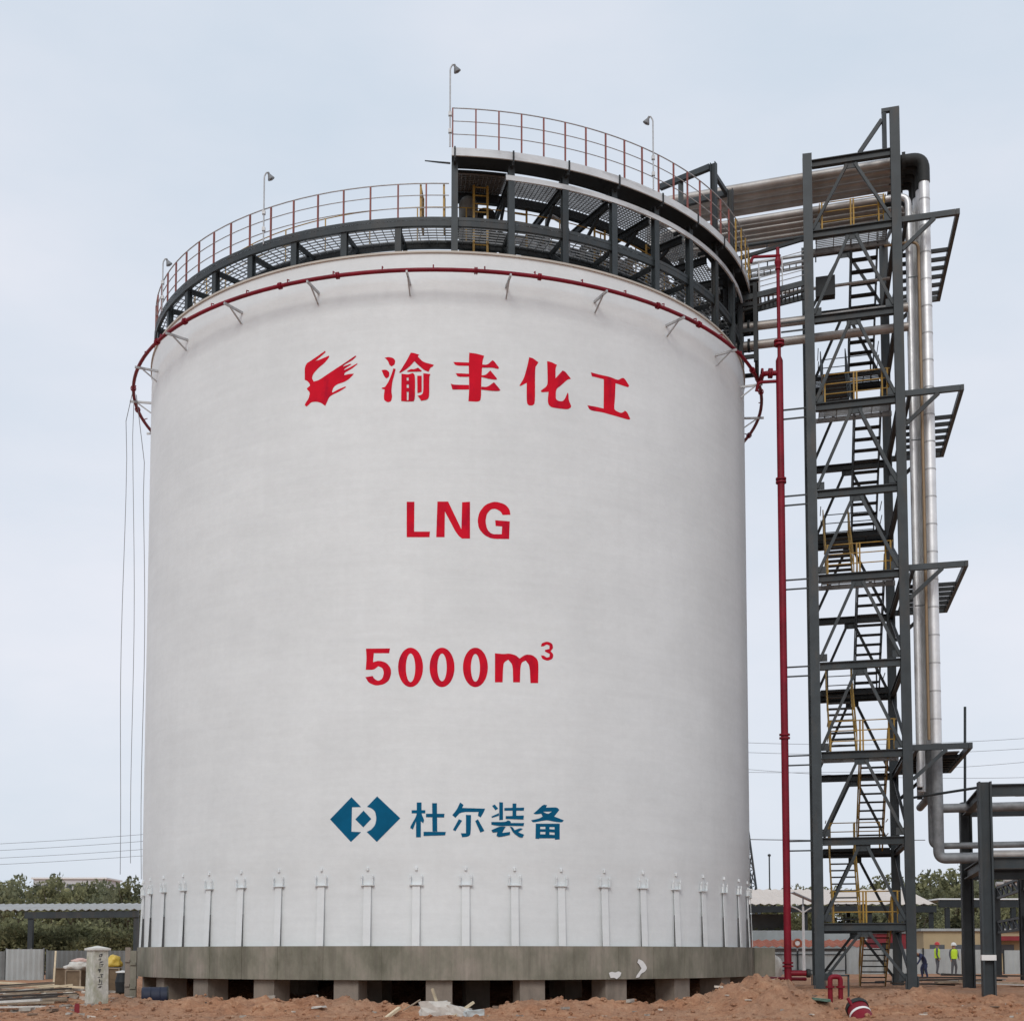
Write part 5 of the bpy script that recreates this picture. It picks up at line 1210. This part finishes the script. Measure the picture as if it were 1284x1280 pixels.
# ------------------------------------------------------------------ people far off by the hoarding
def person(x, y, rz, pose, vest, helm, clothes, label):
    o = thing('person', label, 'person', (0, 0, 0))
    if pose == 'stand':
        J = {'pel': (0, 0, .93), 'wa': (0, 0, 1.08), 'ch': (0, 0, 1.3), 'nk': (0, 0, 1.47), 'hd': (0, -.02, 1.60), 'ht': (0, -.01, 1.70),
             'sl': (-.19, 0, 1.40), 'el': (-.25, .02, 1.12), 'hl': (-.24, -.08, .86), 'fl_': (-.23, -.11, .76), 'sr': (.19, 0, 1.40), 'er': (.26, .0, 1.13), 'hr': (.22, -.14, .92), 'fr_': (.2, -.2, .84),
             'kl': (-.11, -.02, .50), 'al': (-.12, .02, .09), 'tl': (-.13, -.15, .04), 'kr': (.11, -.05, .50), 'ar': (.13, .04, .09), 'tr': (.14, -.13, .04)}
    else:
        J = {'pel': (0, .22, .86), 'wa': (0, .12, 1.0), 'ch': (0, -.1, 1.12), 'nk': (0, -.26, 1.19), 'hd': (0, -.38, 1.22), 'ht': (0, -.46, 1.27),
             'sl': (-.19, -.18, 1.15), 'el': (-.22, -.28, .88), 'hl': (-.18, -.38, .66), 'fl_': (-.16, -.41, .57), 'sr': (.19, -.18, 1.15), 'er': (.22, -.3, .88), 'hr': (.16, -.42, .68), 'fr_': (.14, -.45, .59),
             'kl': (-.12, .05, .48), 'al': (-.13, .12, .09), 'tl': (-.14, -.05, .04), 'kr': (.12, .1, .48), 'ar': (.14, .2, .09), 'tr': (.15, .03, .04)}
    E = [('pel', 'wa'), ('wa', 'ch'), ('ch', 'nk'), ('nk', 'hd'), ('hd', 'ht'), ('ch', 'sl'), ('sl', 'el'), ('el', 'hl'), ('hl', 'fl_'), ('ch', 'sr'), ('sr', 'er'), ('er', 'hr'), ('hr', 'fr_'),
         ('pel', 'kl'), ('kl', 'al'), ('al', 'tl'), ('pel', 'kr'), ('kr', 'ar'), ('ar', 'tr')]
    Rd = {'pel': .15, 'wa': .14, 'ch': .16, 'nk': .06, 'hd': .10, 'ht': .075, 'sl': .075, 'sr': .075, 'el': .05, 'er': .05, 'hl': .037, 'hr': .037, 'fl_': .03, 'fr_': .03, 'kl': .075, 'kr': .075, 'al': .05, 'ar': .05, 'tl': .04, 'tr': .04}
    nm = list(J); me = bpy.data.meshes.new('body'); me.from_pydata([J[k] for k in nm], [(nm.index(a), nm.index(b)) for a, b in E], [])
    tmp = bpy.data.objects.new('body', me); col.objects.link(tmp)
    sk = tmp.modifiers.new('s', 'SKIN'); sk.use_smooth_shade = True
    for i, k in enumerate(nm):
        me.skin_vertices[0].data[i].radius = (Rd[k], Rd[k] * (0.72 if k in ('pel', 'wa', 'ch') else 1.0))
    me.skin_vertices[0].data[0].use_root = True
    ss = tmp.modifiers.new('u', 'SUBSURF'); ss.levels = 1; ss.render_levels = 1
    dg = bpy.context.evaluated_depsgraph_get(); nme = bpy.data.meshes.new_from_object(tmp.evaluated_get(dg))
    bpy.data.objects.remove(tmp)
    nme.name = 'body'; nme.materials.clear(); nme.materials.append(M[clothes]); nme.materials.append(M['skin'])
    hd = Vector(J['hd']); hands = [Vector(J['fl_']), Vector(J['fr_'])]
    for p in nme.polygons:
        c = p.center
        if (c - hd).length < 0.17 and c.z > J['nk'][2] - (0 if pose == 'stand' else 0.1) or min((c - h).length for h in hands) < 0.1: p.material_index = 1
        p.use_smooth = True
    b = bpy.data.objects.new('body', nme); col.objects.link(b); b.parent = o
    mb = MB(); mb.lathe([(0.145, -0.02), (0.13, 0.06), (0.075, 0.125), (0.001, 0.14)], Vector(J['ht']) + Vector((0, 0, -0.035)), 14); mb.lathe([(0.001, -0.025), (0.17, -0.03), (0.145, -0.005)], Vector(J['ht']) + Vector((0, -0.02, -0.03)), 14); mb.build('helmet', M[helm], o)
    if vest:
        mb = MB(); n = 18; vs = []
        prof = [('pel', .205, .15, -.02), ('wa', .20, .145, 0), ('ch', .225, .155, 0), ('ch', .20, .14, .10), ('nk', .10, .10, -.03)]
        for k, a, c2, dz in prof:
            for q in range(n): vs.append(Vector(J[k]) + Vector((a * math.cos(2 * PI * q / n), c2 * math.sin(2 * PI * q / n), dz)))
        mb.add(vs, [(j * n + q, j * n + (q + 1) % n, (j + 1) * n + (q + 1) % n, (j + 1) * n + q) for j in range(len(prof) - 1) for q in range(n)], True); mb.build('vest', M['hivis'], o)
    o.location = (x, y, gz(x, y) + 0.0); o.rotation_euler = (0, 0, rz); return o
p = at(1196, 1200, 74); person(p.x, 74, 0.3, 'stand', True, 'helmet_white', 'grey_cloth', 'worker in bright yellow vest and white helmet, right of the pair by the hoarding')
p = at(1175, 1200, 75); person(p.x, 75, 1.3, 'stand', True, 'helmet_red', 'grey_cloth', 'worker in yellow vest turned sideways with a red helmet, left of the pair')
p = at(1156, 1205, 66); person(p.x, 66, -1.2, 'bend', False, 'helmet_white', 'navy', 'worker in dark blue clothes bending beside the tower leg')

# ------------------------------------------------------------------ clutter
def oriented(a, tilt=0.0):
    X = Vector((math.cos(a) * math.cos(tilt), math.sin(a) * math.cos(tilt), math.sin(tilt))); Y = Vector((-math.sin(a), math.cos(a), 0)); return X, Y, X.cross(Y)
def board(c, l, w, t, a, tilt, m, label, name='plank', grp=None, cat='plank'):
    mb = MB(); X, Y, Z = oriented(a, tilt); mb.box((0, 0, 0), (l, w, t), (X, Y, Z)); o = mb.build(name, M[m]); o.location = c; return tag(o, label, cat, grp)
# inscribed stone post
sp_ = at(121, 1259, 41.0); sp_.z = gz(sp_.x, 41.0) - 0.05
ht = at(121, 1191, 41.0).z
st = thing('stone_post', 'pale square stone post with cap and dark vertical inscription', 'post', tuple(sp_))
X, Y, Z = oriented(R_(46)); mb = MB(); w0, w1 = 0.25, 0.225; vs = []
for w, z in ((w0, sp_.z), (w1, ht)):
    for a, b in ((-1, -1), (1, -1), (1, 1), (-1, 1)): vs.append(Vector((sp_.x, sp_.y, z)) + X * a * w + Y * b * w)
mb.add(vs, [(3, 2, 1, 0), (4, 5, 6, 7), (0, 1, 5, 4), (1, 2, 6, 5), (2, 3, 7, 6), (3, 0, 4, 7)]); mb.build('shaft', M['stone'], st)
mb = MB(); mb.box((sp_.x, sp_.y, ht + 0.03), (0.56, 0.56, 0.06), (X, Y, Z))
vs = [Vector((sp_.x, sp_.y, ht + 0.06)) + X * a * 0.27 + Y * b * 0.27 for a, b in ((-1, -1), (1, -1), (1, 1), (-1, 1))] + [Vector((sp_.x, sp_.y, ht + 0.14))]
mb.add(vs, [(0, 1, 4), (1, 2, 4), (2, 3, 4), (3, 0, 4)]); mb.build('cap', M['stone_cap'], st)
rr = random.Random(5); mb = MB()
for k in range(7):                                   # worn characters running down the right-hand face, too blurred to read
    zc = ht - 0.16 - 0.15 * k; wk = w0 + (w1 - w0) * (zc - sp_.z) / (ht - sp_.z)
    c = Vector((sp_.x, sp_.y, zc)) - Y * (wk + 0.003)
    for q in range(5):
        u = rr.uniform(-.05, .05); v = rr.uniform(-.05, .05); hz = rr.random() < .55
        mb.box(c + X * (u - 0.02) + Vector((0, 0, v)), (0.085 if hz else 0.018, 0.006, 0.018 if hz else 0.075), (X, Y, Z))
mb.build('inscription', M['ink'], st)
# brown boxes and sacks behind the post
def crate(px, py0, py1, wpx, Y, label, m, rot=0.1):
    p = at(px, py1, Y); h = at(px, py0, Y).z - p.z; w = wpx / F * Y; z0 = gz(p.x, Y) - 0.02; h = at(px, py0, Y).z - z0
    o = thing('brown_crate', label, 'crate', (p.x, Y, z0), 'brown crates by the inscribed post'); X, Yv, Z = oriented(rot)
    mb = MB(); mb.box((p.x, Y, z0 + h / 2), (w * 0.92, 0.62, h * 0.96), (X, Yv, Z)); mb.build('side_boards', M[m], o)
    for s in (-1, 1):
        for t in (-1, 1): mb = MB(); mb.bar(Vector((p.x, Y, z0)) + X * s * w * .47 + Yv * t * 0.32, Vector((p.x, Y, z0 + h)) + X * s * w * .47 + Yv * t * 0.32, 0.05); mb.build('corner_batten', M['wood'], o)
    mb = MB(); mb.box((p.x, Y, z0 + h * 0.985), (w, 0.7, 0.03), (X, Yv, Z)); mb.build('lid', M['wood'], o)
crate(78, 1213, 1238, 17, 50, 'left brown crate behind the leaning pale pole', 'brown_box', 0.1)
crate(96, 1216, 1244, 20, 48, 'right brown crate just left of the inscribed post', 'brown_box', -0.1)
crate(143, 1213, 1242, 14, 47, 'brown crate under the yellow bag right of the post', 'brown_box', 0.2)
def blob(c, r, label, m, name, cat, seed):
    rr = random.Random(seed); bm = bmesh.new(); bmesh.ops.create_icosphere(bm, subdivisions=3, radius=1)
    for v in bm.verts:
        k = 1 + 0.45 * noise.noise(v.co * 1.5 + Vector((seed, 0, 0))) + 0.16 * noise.noise(v.co * 3.2 + Vector((seed, 5, 0))) + 0.05 * noise.noise(v.co * 5 + Vector((seed, 3, 0)))
        v.co = Vector((v.co.x * r[0] * k, v.co.y * r[1] * k, max(-0.72, v.co.z * k) * r[2]))
    me = bpy.data.meshes.new(name); bm.to_mesh(me); bm.free(); me.materials.append(M[m])
    for p in me.polygons: p.use_smooth = True
    o = bpy.data.objects.new(name, me); col.objects.link(o); o.location = c; return tag(o, label, cat)
p = at(98, 1211, 48); blob(p, (0.42, 0.35, 0.18), 'off-white sack slumped on top of the right brown crate', 'bag', 'cement_sack', 'sack', 2)
p = at(101, 1206, 48.6); blob(p + Vector((0, 0, 0.05)), (0.3, 0.25, 0.09), 'pinkish folded sheet lying on the off-white sack', 'pink', 'folded_sheet', 'sheet', 4)
p = at(143, 1206, 47); blob(p, (0.25, 0.3, 0.24), 'yellow plastic bag on the crate right of the post', 'yellow_bag', 'plastic_bag', 'bag', 6)
p = at(153, 1232, 46.6); blob(p, (0.2, 0.2, 0.34), 'yellow crumpled sheet on the ground beside the brown crate', 'yellow_bag', 'crumpled_sheet', 'sheet', 8)
p = at(152, 1200, 46.4); mx_ = thing('cement_mixer', 'dark machine with white lid between yellow bag and grey shuttering', 'machine', (p.x, 46.4, gz(p.x, 46.4)))
mb = MB(); mb.lathe([(0.05, 0.35), (0.2, 0.4), (0.24, 0.75), (0.17, 1.05), (0.001, 1.06)], (p.x + .05, 46.4, gz(p.x, 46.4)), 16); mb.build('drum', M['steel_dark'], mx_)
mb = MB(); mb.lathe([(0.001, 1.14), (0.22, 1.1), (0.22, 1.06), (0.001, 1.06)], (p.x + .05, 46.4, gz(p.x, 46.4)), 16); mb.build('lid', M['white'], mx_)
mb = MB()
for s in (-.2, .22): mb.bar((p.x + s, 46.4, gz(p.x, 46.4)), (p.x + s * .6 + .02, 46.4, gz(p.x, 46.4) + .6), 0.05)
mb.build('leg', M['brown_door'], mx_)
# shuttering boards standing at the slab's left end
for i, (px, w, m, lab) in enumerate(((160, .17, 'concrete_pier', 'grey shuttering board standing left of the pair by the slab'), (167, .2, 'slab', 'grey shuttering board standing closest to the slab edge'))):
    p = at(px, 1240, 44.5); z0 = gz(p.x, 44.5); mb = MB(); h = 1.75 - .05 * i
    mb.box((0, 0, h / 2), (w, 0.12, h)); mb.box((0, -0.085, h * .3), (w * .9, 0.05, 0.08)); mb.box((0, -0.085, h * .75), (w * .9, 0.05, 0.08))
    o = mb.build('shuttering_board', M[m]); o.location = (p.x, 44.5, z0); tag(o, lab, 'board', 'shuttering boards by the slab')
# blue drum
p = at(194, 1243, 43.2); dr = thing('blue_drum', 'dark blue plastic drum lying under the left slab edge', 'drum', (p.x, 43.2, gz(p.x, 43.2)))
zc = gz(p.x, 43.2) + 0.3; mb = MB(); mb.lathe([(0.001, -.4), (.27, -.4), (.3, -.36), (.3, -.16), (.315, -.14), (.3, -.12), (.3, .12), (.315, .14), (.3, .16), (.3, .36), (.27, .4), (.001, .4)], (p.x, 43.2, zc), 22, (0.95, 0.3, 0)); mb.build('body', M['blue_drum'], dr)
mb = MB(); mb.lathe([(.27, .37), (.33, .37), (.33, .41), (.27, .41)], (p.x, 43.2, zc), 22, (0.95, .3, 0)); mb.build('rim', M['black'], dr)
# leaning pole at left
p = at(67, 1242, 49); q = at(70, 1192, 49.4); mb = MB(); mb.bar(Vector((0, 0, 0)), q - Vector((p.x, p.y, gz(p.x, 49))), 0.06, 0.06); o = mb.build('timber_pole', M['wood_pale']); o.location = (p.x, 49, gz(p.x, 49)); tag(o, 'upright pale timber pole left of the brown crates', 'pole')
# red marker block, scraps
p = at(96.5, 1262, 37.2); p.z = gz(p.x, 37.2); mb = MB(); mb.box((0, 0, .12), (.13, .1, .27), oriented(.4)); mb.box((0, 0, 0.27), (.1, .08, .04), oriented(.4)); o = mb.build('red_marker', M['crimson']); o.location = p; tag(o, 'small dark red marker block on the soil near the stone post', 'marker')
# timber heap at left
heap = [((8, 1252), 2.6, .22, .05, .25, .03, 'wood', 39.0), ((30, 1246), 2.4, .18, .05, .3, .06, 'wood', 40.0), ((18, 1258), 2.2, .25, .04, -.1, .02, 'bag', 38.0), ((44, 1229), 3.6, .16, .06, -.18, -.05, 'wood_pale', 45.5), ((22, 1240), 3.2, .2, .05, .12, .05, 'wood_dark', 42),
        ((40, 1247), 2.6, .16, .05, .4, .03, 'wood_dark', 41), ((12, 1246), 2.2, .2, .05, -.25, .08, 'wood', 41.5), ((50, 1243), 2.0, .14, .05, .2, .02, 'wood', 42.5), ((2, 1243), 2.4, .3, .04, .5, .1, 'bag', 42.4), ((36, 1252), 2.2, .18, .05, .15, .03, 'wood', 39.8), ((15, 1232), 2.6, .16, .05, .05, .06, 'wood_dark', 45), ((58, 1236), 1.6, .12, .05, -.3, .0, 'wood_pale', 44.5), ((6, 1237), 3.0, .2, .06, .35, .08, 'wood', 43.5), ((26, 1236), 2.4, .18, .05, -.35, .05, 'wood', 43), ((-4, 1256), 2.4, .3, .06, .15, .05, 'bag', 38.6), ((52, 1250), 1.6, .14, .05, .6, .04, 'wood_dark', 40.6), ((62, 1247), 1.8, .16, .05, -.1, .02, 'wood', 41.4), ((34, 1240), 2.8, .14, .06, .22, .1, 'wood_pale', 43.8), ((14, 1250), 2.6, .24, .05, .45, .06, 'wood_dark', 40.4)]
names = {'wood': 'weathered brown plank in the scrap timber heap at lower left', 'wood_dark': 'dark wet plank in the scrap timber heap at lower left', 'wood_pale': 'pale long plank lying across the scrap timber heap at lower left', 'bag': 'whitish board lying on the front of the scrap timber heap'}
for (px, l, w, t, a, tilt, m, Yd) in heap:
    p = at(px[0], px[1], Yd); p.z = max(gz(p.x, Yd) + 0.06, min(p.z, gz(p.x, Yd) + 0.22)); board(p, l, w, t, a, tilt, m, names[m], 'plank', 'planks of the left timber heap: ' + names[m].split(' in ')[0].split(' lying')[0])
# broken concrete block and sticks in front of the slab
cbk = at(545, 1275, 36.3); cz = gz(cbk.x, 36.3)
mb = MB(); rr = random.Random(9)
def chunk(name, c, size, rot, tilt, m, label, cat, seed):
    bm = bmesh.new(); bmesh.ops.create_cube(bm, size=1); bmesh.ops.subdivide_edges(bm, edges=bm.edges, cuts=3, use_grid_fill=True); X, Y, Z = oriented(rot, tilt)
    for v in bm.verts:
        q = v.co + Vector((noise.noise(v.co * 3 + Vector((seed, 0, 0))), noise.noise(v.co * 3 + Vector((0, seed, 0))), noise.noise(v.co * 3 + Vector((0, 0, seed))))) * 0.13
        v.co = X * q.x * size[0] + Y * q.y * size[1] + Z * q.z * size[2]
    me = bpy.data.meshes.new(name); bm.to_mesh(me); bm.free(); me.materials.append(M[m]); o = bpy.data.objects.new(name, me); col.objects.link(o); o.location = c; return tag(o, label, cat)
chunk('concrete_lump', (cbk.x, 36.3, cz + 0.12), (.75, .5, .5), .1, .05, 'bag', 'pale broken concrete lump with a stick stuck in it', 'rubble', 1)
chunk('concrete_lump', (cbk.x + .62, 36.2, cz + 0.08), (.6, .4, .36), -.2, -.2, 'bag', 'pale concrete lump right of the lump holding the stick', 'rubble', 5)
chunk('concrete_lump', (cbk.x + 1.05, 36.0, cz + 0.02), (.5, .3, .3), .3, .1, 'hoard', 'greyish concrete lump at the right end of the rubble', 'rubble', 8)
def stick(x0, y0, x1, y1, Y0, Y1, r, label, m='wood_pale'):
    a = at(x0, y0, Y0); b = at(x1, y1, Y1); mb = MB(); mb.bar(Vector((0, 0, 0)), b - a, r * 2, r * 1.4); o = mb.build('timber_stick', M[m]); o.location = a; return tag(o, label, 'stick', 'loose sticks in front of the slab')
stick(555, 1278, 542, 1239, 36.2, 36.3, .04, 'pale stick standing upright in the concrete rubble')
stick(566, 1276, 594, 1256, 36.0, 36.2, .045, 'pale stick leaning right across the rubble')
stick(484, 1276, 501, 1263, 36.0, 36.4, .05, 'short pale stick lying left of the rubble')
stick(506, 1266, 527, 1253, 36.6, 36.9, .02, 'thin grey stick left of the upright one', 'wood')
stick(602, 1279, 614, 1275, 35.6, 35.7, .05, 'stubby tan stick at the bottom picture edge', 'wood_pale')
stick(262, 1268, 258, 1256, 37, 37.1, .02, 'dark thin stick in the left clay heap', 'wood_dark')
for i, (px, py, Y, lab) in enumerate(((400, 1266, 36.6, 'white scrap lying on the clay heap left of centre'), (84, 1262, 37.4, 'white scrap near the red marker block'), (1120, 1262, 37.3, 'pale scrap on the clay heap at right'))):
    p = at(px, py, Y); p.z = gz(p.x, Y) + 0.03; chunk('plaster_scrap', p, (.34, .2, .05), rnd.uniform(-.5, .5), .1, 'bag', lab, 'scrap', 20 + i)
p = at(1027, 1268, 36.6); p.z = gz(p.x, 36.6) + 0.02; chunk('green_rag', p, (.5, .35, .08), .2, -.1, 'green_cloth', 'faded green rag lying on the right clay heap', 'rag', 30)
# red standpipe loop
sp2 = at(1047, 1250, 41); zb = gz(sp2.x, 41)
lp = thing('red_pipe_loop', 'short red double pipe loop standing in front of the stair tower', 'pipe', (sp2.x, 41, zb)); zt = at(1047, 1224, 41).z
mb = MB(); x0, x1 = at(1041, 1240, 41).x, at(1054, 1240, 41).x
mb.tube(fillet([(x0, 41, zb - 0.2), (x0, 41, zt), (x1, 41, zt), (x1, 41, zb - 0.2)], 0.12), 0.075, 12); mb.build('loop', M['red'], lp)
mb = MB()
for x in (x0, x1): mb.lathe([(.075, -.03), (.13, -.03), (.13, .03), (.075, .03)], (x, 41, zb + .42), 12)
mb.build('flange', M['red'], lp)
mb = MB(); x2 = at(1064, 1240, 41.2).x; mb.bar((x2, 41.2, zb - .1), (x2, 41.2, zt + .05), 0.05); mb.bar((x1 - .1, 41.2, zt + .03), (x2 + .03, 41.2, zt + .03), 0.05); mb.build('stay_frame', M['steel'], lp)
# red drum-like pipe end in the foreground
c = at(1077, 1268, 35.4); rd = thing('red_pipe_spool', 'red capped pipe spool with white band and black end lying in front', 'pipe', tuple(c)); ax = Vector((0.12, -0.75, -0.62)).normalized()
mb = MB(); mb.lathe([(.16, -.18), (.27, -.14), (.28, .12), (.28, .5), (.001, .5)], c, 24, ax); mb.build('body', M['red'], rd)
mb = MB(); mb.lathe([(.28, .1), (.288, .1), (.288, .17), (.28, .17)], c, 24, ax); mb.build('white_band', M['white'], rd)
mb = MB(); mb.lathe([(.001, -.26), (.26, -.26), (.3, -.2), (.3, -.1), (.27, -.1)], c, 24, ax); mb.build('black_end', M['black'], rd)
mb = MB(); a = at(1071, 1264, 35.3); b = at(1063, 1251, 35.4); mb.tube([a, b], .045, 8); mb.build('lever', M['red'], rd)
# dark boards behind the tower foot
for i in range(12):
    px = 1150 + 9 * i + rnd.uniform(-5, 5); Y = rnd.uniform(51, 58); p = at(px, 1230, Y); p.z = gz(p.x, Y) + rnd.uniform(.06, .35)
    m = ('wood_dark', 'wood_dark', 'wood', 'bag')[i % 4]
    nm = {'wood_dark': 'dark wet board in the board pile behind the rack foot', 'wood': 'brown board in the board pile behind the rack foot', 'bag': 'pale board in the board pile behind the rack foot'}[m]
    board(p, rnd.uniform(2.0, 3.6), .28, .06, rnd.uniform(-.25, .25), rnd.uniform(-.05, .05), m, nm, 'board', nm.replace(' in the', 's of the'), 'board')
# white bulk bag and long red-brown pipe near the slab's right end
p = at(967, 1207, 60); blob(Vector((p.x, 60, gz(p.x, 60) + .5)), (.48, .45, .75), 'white bulk bag standing right of the concrete slab', 'bag', 'bulk_bag', 'bag', 14)
mb = MB(); a = at(942, 1226, 52); b = at(1010, 1227, 54); mb.tube([Vector((0, 0, 0)), b - a], .07, 8); o = mb.build('ground_pipe', M['red']); o.location = a; tag(o, 'dull red pipe lying low beside the slab', 'pipe')
p = at(956, 1226, 50.5); blob(Vector((p.x, 50.5, gz(p.x, 50.5) + .08)), (.5, .3, .14), 'flat white sack lying beside the slab end', 'bag', 'flat_sack', 'sack', 16)

# ------------------------------------------------------------------ light
SUN_EL, SUN_AZ = R_(38), R_(192)           # azimuth clockwise from +Y: behind the camera and to its left
w = bpy.data.worlds.new('World'); scene.world = w; w.use_nodes = True
nt = w.node_tree; N = nt.nodes.new; L = nt.links.new
bg = nt.nodes['Background']; bg.inputs['Strength'].default_value = 0.1
sky = N('ShaderNodeTexSky'); sky.sky_type = 'NISHITA'; sky.sun_disc = False
sky.sun_elevation = SUN_EL; sky.sun_rotation = SUN_AZ; sky.dust_density = 3.0; sky.air_density = 1.2
tc = N('ShaderNodeTexCoord'); mp = N('ShaderNodeMapping'); mp.inputs['Scale'].default_value = (1.0, 1.0, 2.6)
L(tc.outputs['Generated'], mp.inputs['Vector'])
nz = N('ShaderNodeTexNoise'); nz.inputs['Scale'].default_value = 1.7; nz.inputs['Detail'].default_value = 6; nz.inputs['Roughness'].default_value = 0.55
L(mp.outputs['Vector'], nz.inputs['Vector'])
cr = N('ShaderNodeValToRGB'); e = cr.color_ramp.elements
e[0].position = 0.33; e[0].color = (0.645, 0.74, 0.85, 1); e[1].position = 0.68; e[1].color = (0.845, 0.868, 0.945, 1)
L(nz.outputs['Fac'], cr.inputs['Fac'])
sc = N('ShaderNodeVectorMath'); sc.operation = 'SCALE'; sc.inputs['Scale'].default_value = 10.0
L(cr.outputs['Color'], sc.inputs[0])
mx = N('ShaderNodeMix'); mx.data_type = 'RGBA'; mx.inputs['Factor'].default_value = 0.92
L(sky.outputs['Color'], mx.inputs[6]); L(sc.outputs[0], mx.inputs[7]); L(mx.outputs[2], bg.inputs['Color'])
sd = bpy.data.lights.new('sun', 'SUN'); sd.energy = 1.2; sd.angle = R_(24); sd.color = (1, 0.96, 0.9)
so = bpy.data.objects.new('sun', sd); col.objects.link(so)
dirv = Vector((math.sin(SUN_AZ) * math.cos(SUN_EL), math.cos(SUN_AZ) * math.cos(SUN_EL), math.sin(SUN_EL)))
so.rotation_euler = dirv.to_track_quat('Z', 'Y').to_euler(); so.location = dirv * 80
vs_ = scene.view_settings; vs_.view_transform = 'Standard'; vs_.look = 'None'; vs_.exposure = 0; vs_.gamma = 1; vs_.use_curve_mapping = False
scene.cycles.max_bounces = 6
